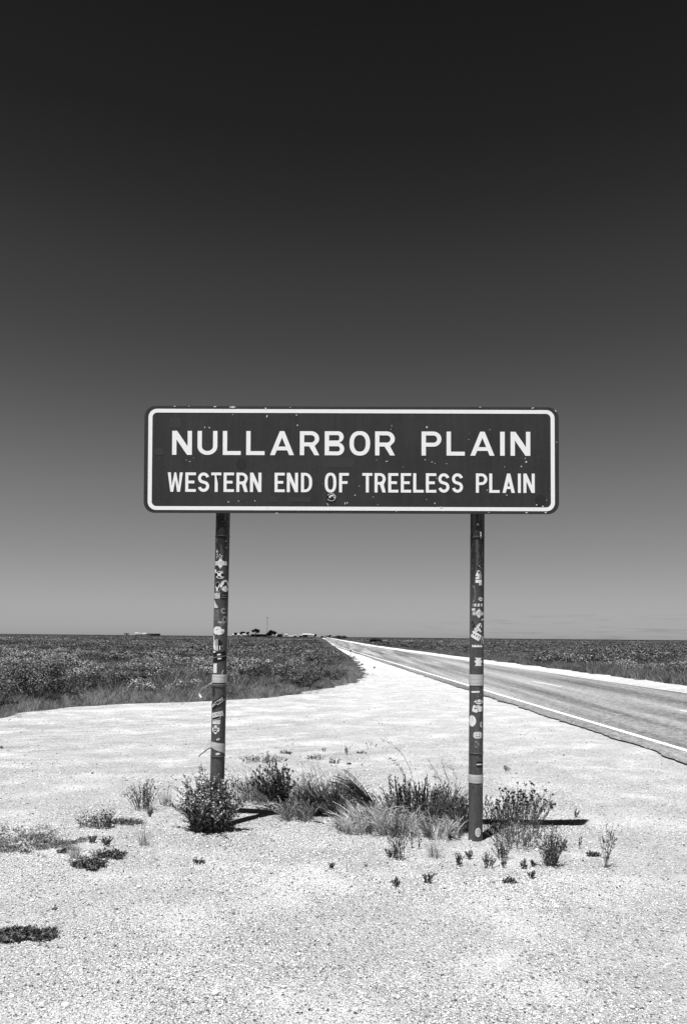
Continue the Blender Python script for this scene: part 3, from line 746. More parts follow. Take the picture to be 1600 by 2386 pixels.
rp.sticker(-13, 1679, 20, 26, circ(lambda x, y: 2 if abs(x - .1) < .04 and y < .1 else None, 0, 0, 0))
rp.sticker(8, 1687, 8, 15, lambda x, y: 0 if abs(math.hypot(x - 1.1, y) - 1.0) < .35 and abs(y) < .85 else (1 if abs(math.hypot(x - 1.1, y) - 1.0) < .6 and abs(y) < .9 else None))
rp.sticker(1.5, 1711.5, 21, 15.5, ellipse_face); rp.sticker(-1, 1733, 11, 15, torn(61, 2, .1, 3))
rp.sticker(8, 1779, 18, 13, lambda x, y: 0 if abs(y) < .22 and x < .3 else (2 if abs(y) < .22 else 1))
rp.sticker(-8, 1832, 3, 3, circ(lambda x, y: None, 0, 1, 1)); rp.sticker(11, 1828, 4, 6, torn(71, 2, -.4, 3))
rp.sticker(3.5, 1936, 14, 22, lambda x, y: 0 if abs(math.hypot(x, y) - .85) < .12 or any(abs(math.hypot(x - a, y * 1.3 - b) - .3) < .12 for a, b in ((-.3, .5), (.3, .5), (-.3, -.1), (.3, -.1), (0, -.6))) else None, cell=.4)
# bolts and rust lumps under the board
for P_, u_, y_ in ((lp, 1.5, 1216), (lp, 12, 1265), (lp, 13, 1280), (rp, -2, 1226)):
    p = P_.surf(u_, P_.axis(y_), RP); mb = MB()
    d = np.array([math.sin(u_ / 16.6), -math.cos(u_ / 16.6), 0])
    mb.tube([p - d * .004, p + d * .004, p + d * .009, p + d * .0105], [.013, .014, .011, .004], 9); mb.build('bolt', post_m, P_.obj, smooth=True, offset=so_)

# ---------------------------------------------------------------- plants
def unit(v): return v / (np.linalg.norm(v, axis=-1, keepdims=True) + 1e-9)
def stems(n, h, r0, r1, lean=(0, 0), k=6, bend=.25, hv=.35, squash=1.0, jit=.13):
    a = rng.uniform(0, 6.283, n); q = np.sqrt(rng.uniform(0, 1, n))
    b = np.stack([np.cos(a) * q * r0, np.sin(a) * q * r0 * squash, np.zeros(n)], -1)
    hh = h * (1 - hv * rng.uniform(0, 1, n)) * (1 - .35 * q ** 2)
    tip = np.stack([np.cos(a) * q * r1 + lean[0], np.sin(a) * q * r1 * squash + lean[1], hh], -1)
    tip[:, :2] += rng.normal(0, jit * h, (n, 2))
    t = np.linspace(0, 1, k)[None, :, None]
    mid = b * .5 + tip * .5 + np.stack([-np.cos(a) * q * r1 * bend, -np.sin(a) * q * r1 * bend * squash, hh * bend * .6], -1)
    return b[:, None] * (1 - t) ** 2 + 2 * t * (1 - t) * mid[:, None] + tip[:, None] * t ** 2
def strips(mb, P, w, mi=0, taper=.75):
    """flat tapering ribbons along each curve"""
    n, k, _ = P.shape
    s = unit(np.cross(P[:, -1] - P[:, 0], rng.normal(0, 1, (n, 3))))[:, None]
    ww = w * (1 - taper * np.linspace(0, 1, k))[None, :, None] * rng.uniform(.7, 1.3, (n, 1, 1)) / 2
    V = np.stack([P - s * ww, P + s * ww], 2).reshape(-1, 3)
    i = (np.arange(n) * k * 2)[:, None] + (np.arange(k - 1) * 2)[None]
    f = np.stack([i, i + 1, i + 3, i + 2], -1).reshape(-1, 4); mb.add(V, f, mi)
def tubes(mb, P, w, mi=0, taper=.7):
    n, k, _ = P.shape
    d = unit(P[:, -1] - P[:, 0]); a = unit(np.cross(d, np.array([.3, 1., .2]))); b = np.cross(d, a)
    ww = (w * (1 - taper * np.linspace(0, 1, k)) / 2)[None, :, None, None]
    th = np.array([0, 2.094, 4.189]); ring = a[:, None, None] * np.cos(th)[None, None, :, None] + b[:, None, None] * np.sin(th)[None, None, :, None]
    V = (P[:, :, None] + ring * ww).reshape(-1, 3)
    i = (np.arange(n) * k * 3)[:, None, None] + (np.arange(k - 1) * 3)[None, :, None]; j = np.arange(3)[None, None]; j2 = (j + 1) % 3
    f = np.stack([i + j, i + j2, i + 3 + j2, i + 3 + j], -1).reshape(-1, 4); mb.add(V, f, mi)
def leafq(mb, p, d, l, w, mi=0):
    n = len(p); s = unit(np.cross(d, rng.normal(0, 1, (n, 3))))
    l = np.broadcast_to(l, (n,))[:, None]; w = np.broadcast_to(w, (n,))[:, None]
    m_ = p + d * l * .5
    V = np.stack([p, m_ + s * w / 2, p + d * l, m_ - s * w / 2], 1).reshape(-1, 3)
    mb.add(V, np.arange(n * 4).reshape(-1, 4), mi)
def leaves(mb, P, per, l, w, mi=0, up=.5, t0=.15, t1=1.0):
    n, k, _ = P.shape; m_ = n * per
    idx = np.repeat(np.arange(n), per); t = rng.uniform(t0, t1, m_) * (k - 1); i = np.minimum(t.astype(int), k - 2); fr = (t - i)[:, None]
    p = P[idx, i] * (1 - fr) + P[idx, i + 1] * fr
    ax = unit(P[idx, i + 1] - P[idx, i])
    d = unit(unit(rng.normal(0, 1, (m_, 3))) * (1 - up) + ax * up + np.array([0, 0, .15]))
    leafq(mb, p, d, l * rng.uniform(.6, 1.3, m_), w * rng.uniform(.7, 1.2, m_), mi)
def subst(P, per, l, spread=.6, k=4):
    """side twigs leaving the curves P"""
    n, kk, _ = P.shape; m_ = n * per; idx = np.repeat(np.arange(n), per)
    t = rng.uniform(.25, .95, m_) * (kk - 1); i = np.minimum(t.astype(int), kk - 2); fr = (t - i)[:, None]
    p = P[idx, i] * (1 - fr) + P[idx, i + 1] * fr; ax = unit(P[idx, i + 1] - P[idx, i])
    d = unit(ax + spread * unit(rng.normal(0, 1, (m_, 3)))); ll = l * rng.uniform(.5, 1.2, m_)[:, None]
    tt = np.linspace(0, 1, k)[None, :, None]
    return p[:, None] + d[:, None] * ll[:, None] * tt + np.array([0, 0, 1.]) * (ll[:, None] * .25 * tt ** 2)
def P2M(px, py):          # where, and metres per photo pixel there
    p = ground_pt(px, py); return p, p[1] / F
def thing1(mb, name, mats, px, py, label, cat='plant', group=None, sink=.004):
    p, _ = P2M(px, py); o = mb.build(name, mats); o.location = (float(p[0]), float(p[1]), float(p[2]) - sink)
    return tag(o, label, cat, group)

# 1 the round leafy bush wrapped round the foot of the left post
p, s = P2M(484, 1934)
e = empty('leafy_bush', p); tag(e, 'dense dark rounded bush with pale buds hiding the foot of the left post', 'bush')
mb = MB(); P = stems(170, 128 * s, 40 * s, 62 * s, k=7, bend=.12, hv=.5, squash=.75, jit=.085); P = P[(np.sin(P[:, -1, 0] * 17 + 1) * np.sin(P[:, -1, 1] * 15) + rng.uniform(-1, 1, len(P))) > -.55]; P2 = stems(26, 150 * s, 20 * s, 96 * s, k=7, bend=.1, hv=.5, jit=.14); P = np.concatenate([P, P2]); tubes(mb, P, .0045); T = subst(P, 5, .09, .9); tubes(mb, T, .0022)
mb.build('stem', stem_m, e)
mb = MB(); leaves(mb, P, 75, .022, .010, 0, .35, .08); leaves(mb, T, 11, .020, .009, 0, .4, .1); mb.build('foliage', leafmat('bush_leaf', .015, .45, 2.0), e)
mb = MB(); tp = np.concatenate([P[:, -1], T[rng.permutation(len(T))[:330], -1]]); leafq(mb, np.repeat(tp, 4, 0), unit(rng.normal(0, 1, (len(tp) * 4, 3)) + np.array([0, 0, .6])), .010, .008); tag(mb.build('flower_heads', flower_m, e), kind='stuff')

def tufts(nt, per, h0, h1, RX, RY, w, lean=.5, k=6):
    Ps = []
    for i in range(nt):
        a = rng.uniform(0, 6.283); q = math.sqrt(rng.uniform()); h = rng.uniform(h0, h1) * (1 - .3 * q)
        P = stems(max(3, int(per * rng.uniform(.5, 1.4))), h, h * .10, h * rng.uniform(.25, .6), (rng.normal(-.12, .28) * h, rng.normal(-.1, .25) * h), k, rng.uniform(.1, .7), rng.uniform(.3, .7), 1, rng.uniform(.08, .22))
        P[:, :, 0] += RX * q * math.cos(a); P[:, :, 1] += RY * q * math.sin(a); Ps.append(P)
    P = np.concatenate(Ps); mb = MB(); strips(mb, P, w, taper=.6); return mb, P
def patchy(P, r, amt=.25):
    x, y = P[:, 0, 0] / r * 3.2, P[:, 0, 1] / r * 5; a = rng.uniform(0, 6, 4)
    q = np.sin(x * 1.7 + a[0]) * np.sin(y * 1.5 + a[1]) + .7 * np.sin(x * 3.6 + a[2] + y) * np.sin(y * 2.8 + a[3]) + rng.uniform(-.5, .5, len(x)) - .9 * (np.hypot(x / 3.2, y / 3.2 * 1.2) ** 2)
    k = q > -.95 + amt; return P[k] if k.sum() > 5 else P
def grass(n, h, r0, r1, w, lean=(0, 0), bend=.3, mi=0, hv=.5, mb=None, k=6, squash=1., patch=False):
    mb = mb or MB(); P = stems(n, h, r0, r1, lean, k, bend, hv, squash)
    if patch: P = patchy(P, r0)
    strips(mb, P, w, mi); return mb, P
def weedy(n, h, r0, r1, per, ll, lw, lean=(0, 0), sw=.003, twigs=0, up=.6, squash=1., hv=.35, bend=.2, patch=False):
    mb = MB(); P = stems(n, h, r0, r1, lean, 6, bend, hv, squash)
    if patch: P = patchy(P, r0)
    tubes(mb, P, sw, 1)
    leaves(mb, P, per, ll, lw, 0, up)
    if twigs:
        T = subst(P, twigs, h * .22); tubes(mb, T, sw * .6, 1); leaves(mb, T, max(2, per // 2), ll, lw, 0, up)
    return mb, P
def big(name, label, cat, px, py, fol, st):
    """a plant of two parts: stems and foliage"""
    p, s = P2M(px, py); e = empty(name, (p[0], p[1], p[2] - .004)); tag(e, label, cat)
    return e
CL = 'clump of plants between the two sign posts'
head_m = mat('seed_head', None, .02, .9)
def heads(tp, l):
    r = []
    for p_ in tp:
        h = MB(); leafq(h, np.repeat(p_[None], 9, 0), unit(rng.normal(0, 1, (9, 3)) + np.array([0, 0, .7])), l, l * .7); r.append(h)
    return r
def two(name, label, cat, px, py, build, group=None, mats=None):
    """build(s) -> dict of part name -> (MB, material)"""
    p, s = P2M(px, py); e = empty(name, (p[0], p[1], p[2] - .004)); tag(e, label, cat, group)
    for pn, q in build(s).items():
        if isinstance(q, list):
            for mb in q: mb.build(pn, head_m, e)
        else: q[0].build(pn, q[1], e)
    return e
def b2(s):
    m_, P = tufts(28, 16, 60 * s, 128 * s, 42 * s, 30 * s, .0044); t = MB(); leaves(t, P, 6, .014, .005, 0, .6)
    return {'stem': (m_, leaf_light), 'foliage': (t, leaf_mid)}
two('fine_bush', 'fine wispy grey bush just right of and behind the left post', 'bush', 590, 1868, b2)
def b3(s):
    a, P = MB(), stems(34, 118 * s, 12 * s, 46 * s, (-38 * s, 6 * s), 7, .1, .45); tubes(a, P, .006); T = subst(P, 6, .09, .8); tubes(a, T, .003)
    f = MB(); leaves(f, P, 40, .024, .009, 0, .6, .25); leaves(f, T, 14, .020, .009, 0, .6); tp = np.concatenate([P[:, -1], T[:60, -1]]); return {'stem': (a, stem_m), 'foliage': (f, leaf_dark), 'seed_head': heads(tp, .018)}
two('dark_bush', 'dark bush of thick stems with black seed heads leaning to the left post', 'bush', 660, 1888, b3)
def b4(s):
    a, P = tufts(22, 16, 35 * s, 88 * s, 42 * s, 26 * s, .0044); t = MB(); T = subst(P, 3, .05); strips(t, T, .003); leaves(t, P, 5, .016, .005, 0, .5)
    return {'stem': (a, leaf_light), 'foliage': (t, leaf_mid)}
two('twiggy_clump', 'low pale twiggy clump at the foot of the dark bush with black seed heads', 'plant', 690, 1909, b4)
two('upright_clump', 'pale upright stems right of the dark bush, above the sign shadow', 'plant', 702, 1884, lambda s: (lambda g: {'stem': (g[0], leaf_mid)})(tufts(28, 14, 60 * s, 130 * s, 42 * s, 26 * s, .0044)))
def b5(s):
    a, P = tufts(44, 17, 70 * s, 158 * s, 54 * s, 40 * s, .0046); f = MB(); leaves(f, P, 9, .018, .006, 0, .6, .1)
    return {'stem': (a, leaf_light), 'foliage': (f, leaf_mid)}
two('bushy_grass', 'round fine stemmed bush standing midway between the posts', 'bush', 770, 1893, b5)
def b6(s):
    a = MB(); P = stems(110, 122 * s, 20 * s, 26 * s, (-92 * s, 0), 9, .6, .3, 1, .035); strips(a, P, .0065, taper=.5); a2, _ = tufts(16, 14, 40 * s, 90 * s, 50 * s, 36 * s, .005)
    return {'blades': (a, dry_grass), 'dead_blades': (a2, straw)}
two('arching_grass', 'tall grass clump arching to the left in the middle of the plants', 'grass clump', 880, 1905, b6)
def b7(s):
    a, P = tufts(50, 19, 40 * s, 110 * s, 88 * s, 60 * s, .005); b, P = tufts(34, 9, 30 * s, 92 * s, 84 * s, 60 * s, .0045); leaves(b, P, 5, .024, .008); return {'blades': (a, straw), 'dead_blades': (b, leaf_dark)}
two('straw_grass', 'pale straw coloured grass in front of the arching grass', 'grass clump', 868, 1934, b7)
def b8(s):
    a, P = MB(), stems(120, 118 * s, 70 * s, 92 * s, (0, 0), 6, .1, .75, .5); tubes(a, P, .005); f = MB(); leaves(f, P, 34, .026, .009, 0, .75); T = subst(P, 2, .06); leaves(f, T, 8, .02, .007, 0, .7)
    return {'stem': (a, stem_m), 'foliage': (f, leaf_dark)}
two('weed_patch', 'dark upright leafy weeds right of the arching grass', 'weed', 952, 1918, b8)
two('straw_grass', 'pale dry grass lying in front of the dark upright weeds', 'grass clump', 985, 1944, lambda s: {'blades': (tufts(50, 17, 30 * s, 95 * s, 98 * s, 64 * s, .005)[0], straw), 'dead_blades': (tufts(30, 9, 24 * s, 80 * s, 92 * s, 64 * s, .0045)[0], leaf_dark)})
def b11(s):
    a, P = MB(), stems(120, 92 * s, 50 * s, 64 * s, (-6 * s, 0), 6, .15, .55, .5); tubes(a, P, .005); T = subst(P, 5, .08, 1.); tubes(a, T, .003); f = MB(); leaves(f, P, 22, .024, .008, 0, .6); leaves(f, T, 6, .02, .006, 0, .5)
    return {'stem': (a, stem_m), 'foliage': (f, leaf_dark)}
two('tangled_weed', 'dark tangled weed pressed against the left side of the right post', 'weed', 1052, 1938, b11)
two('leafy_clump', 'mixed leafy clump behind the pale dry grass', 'plant', 1000, 1900, lambda s: (lambda g: {'stem': (g[0], leaf_mid)})(weedy(150, 86 * s, 96 * s, 104 * s, 26, .022, .008, squash=.4)))
# feather grass stems that rise above the clumps
def arch(px, py, pts, heads=True, w=.007):
    p, s = P2M(px, py); Q = np.array([[(x - px) * s, 0, (py - y) * s] for x, y in pts]); Q[:, 1] = np.linspace(0, -.03, len(Q))
    k = 14; t = np.linspace(0, len(Q) - 1, k); i = np.minimum(t.astype(int), len(Q) - 2); fr = (t - i)[:, None]
    C = Q[i] * (1 - fr) + Q[i + 1] * fr
    for _ in range(2): C[1:-1] = (C[:-2] + C[1:-1] * 2 + C[2:]) / 4
    mb = MB(); tubes(mb, C[None], w, 0)
    if heads:
        T = C[None, -7:]; leaves(mb, T, 30, .03, .007, 0, .35, 0)
    return mb
for pts, lb in (([(975, 1900), (968, 1850), (958, 1800), (940, 1760), (918, 1737), (885, 1722)], 'tallest thin seed stem arching left above the plants between the posts'),
                ([(966, 1900), (955, 1840), (940, 1805), (925, 1780), (905, 1765)], 'thin seed stem curving left just below the tallest one'),
                ([(948, 1895), (940, 1840), (937, 1800), (936, 1778)], 'straight thin seed stem rising from the dark upright weeds'),
                ([(992, 1900), (997, 1850), (994, 1815), (991, 1792)], 'lone straight stalk left of the bare twig')):
    thing1(arch(pts[0][0], pts[0][1], pts, lb[0] in 't'), 'feather_grass', [leaf_dark], pts[0][0], pts[0][1], lb, 'feather grass')
def b10(s):
    mb = MB()
    for pts in ([(1044, 1900), (1045, 1855), (1035, 1835), (1015, 1800), (995, 1768)], [(1045, 1858), (1060, 1835), (1062, 1812), (1055, 1795), (1045, 1788)],
                [(1044, 1850), (1045, 1822), (1036, 1800), (1028, 1775)], [(1026, 1818), (1018, 1812), (1013, 1812)], [(1046, 1856), (1030, 1852), (1022, 1845)], [(1048, 1856), (1062, 1857), (1068, 1862)]):
        Q = np.array([[(x - 1044) * s, 0, (1900 - y) * s] for x, y in pts]); tubes(mb, Q[None], .0075); T = subst(Q[None], 12, .05, 1.); tubes(mb, T, .003); leaves(mb, T, 3, .012, .006)
    return {'twigs': (mb, leaf_dark)}
two('bare_twig', 'bare forked twig sticking up left of the right post', 'twig', 1044, 1900, b10)
def b12(s):
    a, P = MB(), stems(84, 106 * s, 52 * s, 72 * s, (6 * s, 0), 6, .1, .5, .5); tubes(a, P, .004); T = subst(P, 3, .06, .7); tubes(a, T, .0025)
    f = MB(); leaves(f, P, 18, .022, .007, 0, .65); leaves(f, T, 5, .018, .006, 0, .6); 
    return {'stem': (a, stem_m), 'foliage': (f, leaf_mid), 'seed_head': heads(P[:, -1], .017)}
two('seeding_weed', 'tall weeds with dark seed heads right of the right post, over the shadow', 'weed', 1215, 1925, b12)
two('seeding_weed', 'sparse low weed directly right of the right post', 'weed', 1160, 1938, lambda s: (lambda g: {'stem': (g[0], leaf_dark)})(weedy(60, 80 * s, 36 * s, 50 * s, 18, .022, .007)))
two('leafy_sprig', 'single feathery sprig touching the right side of the right post', 'plant', 1129, 1884, lambda s: (lambda g: {'stem': (g[0], leaf_dark)})(weedy(4, 46 * s, 4 * s, 8 * s, 26, .024, .008)))
two('low_weed', 'low sprawling weed in front of the tall seeding weeds', 'weed', 1195, 1972, lambda s: (lambda g: {'stem': (g[0], leaf_mid)})(weedy(80, 60 * s, 44 * s, 62 * s, 16, .022, .007)))
two('low_weed', 'dark spreading weed below the right end of the seeding weeds', 'weed', 1236, 1952, lambda s: (lambda g: {'stem': (g[0], leaf_dark)})(weedy(30, 60 * s, 22 * s, 36 * s, 14, .022, .006)))

def weed(px, py, h, w, label, kind=0, n=None, name=None, cat='weed'):
    _, s = P2M(px, py)
    if kind == 0: mb, _p = weedy(n or max(5, int(w * .5)), h * s, w * .25 * s, w * .5 * s, 14, .022, .007, up=.6); ms = [leaf_dark, stem_m]; nm = 'small_weed'
    elif kind == 1: mb, _p = grass(n or int(w * 1.6), h * s, w * .25 * s, w * .55 * s, .0026, bend=.2); ms = [dry_grass]; nm = 'grass_tuft'
    elif kind == 2: mb, _p = weedy(n or max(8, int(w * .9)), h * s, w * .5 * s, w * .6 * s, 8, .018, .009, up=.2, squash=.45, hv=.6, patch=w > 100); ms = [leaf_dark, stem_m]; nm = 'creeping_weed'
    elif kind == 3: mb, _p = weedy(n or 2, h * s, 2 * s, 5 * s, 34, .014, .006, up=.5, hv=.1); ms = [leaf_dark, stem_m]; nm = 'upright_shoot'
    elif kind == 4: mb, _p = grass(n or int(w * 6), h * s, w * .5 * s, w * .6 * s, .0040, squash=.42 if w < 100 else 1.25, bend=.2, hv=.8, patch=True); leaves(mb, _p, 3, .016, .006); ms = [leaf_mid]; nm = 'dry_mat'
    return thing1(mb, name or nm, ms, px, py, label, cat)
for a in [
    (931, 2003, 112, 44, 'dark bushy weed stack left of the pale tuft, in front of the clumps', 0, 26),
    (912, 2000, 26, 30, 'tiny leafy sprouts at the left foot of the dark bushy weed stack', 0),
    (959, 1978, 56, 14, 'thin dark upright shoot, nearer of the pair by the bushy weed stack', 3, 3),
    (974, 1980, 38, 9, 'short dark upright shoot, right of the pair by the bushy weed stack', 3),
    (1013, 1998, 60, 56, 'pale grass tuft in front of the right post, to its left', 1),
    (1068, 2018, 34, 20, 'small dark star shaped weed below the left of the right post', 0),
    (1092, 2002, 20, 16, 'tiny weed just in front of the right post base', 0),
    (1137, 2023, 36, 30, 'small leafy weed below the right side of the right post', 0),
    (1170, 2003, 44, 50, 'loose leafy weed right of and below the right post', 0),
    (1171, 2022, 16, 12, 'tiny dark weed under the loose leafy weed', 0),
    (1222, 2026, 22, 18, 'small weed alone right of the loose leafy weed', 0),
    (1238, 2048, 17, 18, 'tiny spiky weed lowest on the right, with flat leaves', 0),
    (1187, 2058, 16, 30, 'low mossy weed with thin shoots near the bottom right', 2),
    (1240, 2020, 14, 14, 'tiny sprout left of the tall grass clump', 0),
    (922, 2067, 22, 18, 'small spiky weed alone below the dark bushy weed stack', 0),
    (995, 2060, 28, 26, 'small dark spiky weed below the pale grass tuft', 0),
    (1283, 2018, 96, 56, 'tall bushy grey clump alone right of the right post', 0, 80),
    (1311, 1983, 30, 20, 'small dark weed touching the right of the tall grey clump', 0),
    (1410, 2022, 116, 28, 'tall thin dark weed farthest right of the sign', 0, 12),
    (1380, 1996, 16, 34, 'dark creeping weed left of the farthest right tall weed', 2),
    (1424, 1960, 22, 10, 'small dark shoot behind the farthest right tall weed', 3),
    (1349, 1978, 30, 14, 'thin shoot between the grey clump and the farthest tall weed', 3),
    (1340, 1906, 22, 12, 'tiny weed behind the tip of the sign shadow', 0),
    (1284, 1884, 18, 10, 'tiny weed behind the seeding weeds, up right', 0),
    (1180, 1798, 14, 16, 'tiny dark weed alone on the gravel right of the right post', 0),
    (335, 1886, 78, 88, 'twiggy grey plant left of the bush round the left post', 0, 60),
    (388, 1878, 60, 56, 'fine pale grass between the twiggy plant and the round bush', 1),
    (348, 1905, 20, 14, 'tiny sprout below the twiggy grey plant', 0),
    (226, 1928, 50, 84, 'dark flat leaved weed up right of the dry mat', 2, 90),
    (292, 1920, 16, 80, 'fine pale mat right of the dark flat leaved weed', 4),
    (216, 1965, 20, 22, 'pair of tiny dark sprouts right of the dry mat', 0),
    (249, 1972, 26, 26, 'small dark clump below the dark flat leaved weed', 0),
    (335, 1971, 62, 42, 'light pointed grass tuft standing alone left of the round bush', 1),
    (175, 2000, 46, 52, 'pale spiky tuft below the right end of the dry mat', 1),
    (143, 1988, 14, 22, 'tiny dark weed under the dry mat end', 2),
    (205, 2020, 28, 80, 'dark flat succulent weed below the pale spiky tuft', 2, 110),
    (255, 1998, 22, 84, 'dark flat runner reaching right from the succulent weed', 2, 100),
    (216, 2029, 10, 24, 'lowest tiny scrap of creeping weed at left', 2),
    (463, 2012, 12, 26, 'flat scrap of weed in the open gravel under the round bush', 2, 22),
    (772, 2025, 12, 14, 'tiny weed in the open gravel below the middle clump', 0),
    (810, 1946, 32, 30, 'pale tuft in front of the straw coloured grass', 1),
    (610, 1777, 22, 96, 'long low creeping weed behind the fine wispy bush', 2, 80),
    (622, 1764, 16, 8, 'tiny upright shoot above the long creeping weed', 3),
    (662, 1757, 10, 22, 'flat scrap of weed above right of the long creeping weed', 2),
    (677, 1760, 12, 8, 'tiny dark sprout next to the flat scrap of weed', 0),
    (735, 1770, 16, 46, 'flat spiky weed farther back behind the middle bush', 2, 34),
    (755, 1753, 12, 10, 'tiny dark sprout above the flat spiky weed', 0),
    (778, 1779, 18, 26, 'small dark weed right of the flat spiky weed', 2, 24),
    (808, 1758, 20, 20, 'small weed with one leaning shoot in the upper row', 0),
    (842, 1756, 8, 22, 'flat dark scrap of weed in the upper row', 2),
    (858, 1746, 18, 12, 'upright dark shoot, left one of the two highest', 3),
    (872, 1742, 12, 6, 'upright dark shoot, right one of the two highest', 3),
    (812, 1782, 6, 12, 'tiny flat scrap right of the small dark weed', 2, 12),
    (842, 1786, 8, 6, 'tiny shoot lowest right in the upper row', 3, 1)]:
    weed(*a)
weed(62, 1968, 9, 250, 'wide mat of grey dead grass at the left edge', 4, 4200)
weed(40, 1942, 14, 170, 'taller rear part of fine dead grass at the left edge', 4, 700)
weed(60, 2182, 14, 170, 'dark crusty creeping mat at the lower left edge', 2, 700)
weed(4, 1745 + 0, 10, 10, 'tiny sprout at the far left edge of the gravel track', 2, 6)

# leaf litter and broken stems caught among the plants
mb = MB(); n_ = 2600; px_ = rng.uniform(420, 1330, n_); py_ = 1912 + 34 * rng.normal(0, .7, n_) + (px_ - 850) * .03
pp = np.array([ground_pt(a, b_) for a, b_ in zip(px_, py_)]); pp[:, 2] += .004
d_ = rng.normal(0, 1, (n_, 3)); d_[:, 2] *= .18; leafq(mb, pp, unit(d_), rng.uniform(.008, .035, n_), rng.uniform(.003, .007, n_))
tag(mb.build('leaf_litter', leafmat('litter', .02, .5, 1.8)), 'dead leaf bits and broken stems on the gravel around the plants', 'litter', kind='stuff')
# stick and bigger stones
_, s = P2M(742, 1918); mb = MB(); mb.tube([(-.045, .02, .012), (-.02, .01, .016), (.01, -.004, .012), (.04, -.022, .008), (.05, -.028, .006)], [.004, .006, .007, .007, .003], 7)
thing1(mb, 'stick', [leaf_dark], 742, 1918, 'short dark stick lying on the gravel in front of the middle clump', 'stick')
rock_m = mat('rock', lambda t, b: t.links.new(mrange(t, noise(t, objco(t), 40, 4), .3, .7, .34, .56), b.inputs['Base Color']), rough=.9)
rockd_m = mat('dark_rock', None, .06, .9)
for px, py, w, dk, lb in [(152, 2345, 24, 0, 'pale flat stone at the bottom left corner'), (602, 2338, 17, 0, 'rounded squarish stone at the bottom, left of centre'),
                          (356, 2338, 12, 1, 'dark pointed stone between the two pale bottom stones'), (97, 2340, 13, 0, 'small stone left of the pale flat stone'),
                          (128, 2120, 15, 1, 'dark oval pebble above the crusty mat'), (75, 1898, 9, 1, 'dark pebble above the wide dead grass mat'),
                          (273, 2120, 10, 1, 'small dark pebble right of the oval dark pebble'), (230, 2165, 9, 0, 'small pale stone right of the crusty mat'),
                          (419, 2273, 10, 0, 'small pale stone at lower left in the gravel'), (523, 2156, 12, 0, 'pale stone in the open gravel, left of centre'),
                          (828, 2362, 12, 1, 'dark stone at the bottom edge near the centre'), (1104, 2332, 14, 0, 'pale pointed stone at the bottom, right of centre'),
                          (1560, 2336, 14, 0, 'pale stone at the lower right edge'), (1182, 2147, 12, 0, 'pale stone below the sign shadow on the right'),
                          (1216, 2150, 11, 0, 'pale stone next to the right pale stone'), (1495, 2352, 12, 1, 'dark pebble at the bottom right'),
                          (1484, 2192, 9, 1, 'small dark pebble at right, above the lower edge'), (961, 2245, 9, 0, 'small pale chip in the gravel at lower centre')]:
    p, s = P2M(px, py); v = np.repeat(IV[None], 1, 0)[0].copy()
    mb = MB(); r_ = w * s / 2 * 1.05
    bm_v = IV * (1 + rng.uniform(-.18, .18, (12, 1))); tri = IF
    mid = {}; V = [x for x in bm_v]; Fn = []
    def mp_(a, b):
        k_ = (min(a, b), max(a, b))
        if k_ not in mid:
            mid[k_] = len(V); q = (V[a] + V[b]) / 2; V.append(q * (1 + (1 / np.linalg.norm(q) - 1) * .6) * rng.uniform(.96, 1.04))
        return mid[k_]
    for a, b, c in tri:
        x, y, z = mp_(a, b), mp_(b, c), mp_(c, a); Fn += [(a, x, z), (b, y, x), (c, z, y), (x, y, z)]
    V = np.array(V) * np.array([r_, r_ * .8, r_ * .62]); mb.add(V + np.array([0, 0, r_ * .3]), Fn)
    thing1(mb, 'stone', [rockd_m if dk else rock_m], px, py, lb, 'stone')

# ---------------------------------------------------------------- scrub on both sides
def shrub_proto(nl, size, ls, lumps=7, stemn=30, flat=.75):
    """dome of leaf clumps with an uneven outline; returns leaf arrays"""
    mb = MB()
    c = np.stack([rng.normal(0, .36, lumps), rng.normal(0, .36, lumps), rng.uniform(.25, .62, lumps)], -1); rr = rng.uniform(.2, .42, lumps)
    tw = rng.integers(0, lumps, nl); d = unit(rng.normal(0, 1, (nl, 3))); d[:, 2] = np.abs(d[:, 2]) * .9 - .1
    rad = rr[tw] * (rng.uniform(.25, 1, nl) ** .4)
    p = (c[tw] + d * rad[:, None]) * np.array([1, 1, flat]) * size
    p[:, 2] = np.maximum(p[:, 2], 0.01)
    dd = unit(d + unit(rng.normal(0, 1, (nl, 3))) * .9 + np.array([0, 0, .4]))
    nr = unit(d + unit(rng.normal(0, 1, (nl, 3))) * .55 + np.array([0, 0, .25])); ax = unit(np.cross(nr, rng.normal(0, 1, (nl, 3)))); sd = np.cross(nr, ax)
    l_ = (ls * rng.uniform(.6, 1.4, nl))[:, None]; w_ = (ls * .55 * rng.uniform(.7, 1.3, nl))[:, None]
    V_ = np.stack([p - ax * l_ / 2, p + sd * w_ / 2, p + ax * l_ / 2, p - sd * w_ / 2], 1).reshape(-1, 3); mb.add(V_, np.arange(nl * 4).reshape(-1, 4))
    if stemn:
        P = stems(stemn, size * .6, size * .12, size * .5, k=4, bend=.1); strips(mb, P, .012 * size)
    v, f, _ = mb.arrays(); return v, f[4]
def grass_proto(n, h, r, w, lean=-.15, k=4):
    mb = MB(); P = stems(n, h, r * .6, r, (lean, 0), k, .3, .5); strips(mb, P, w); v, f, _ = mb.arrays(); return v, f[4]
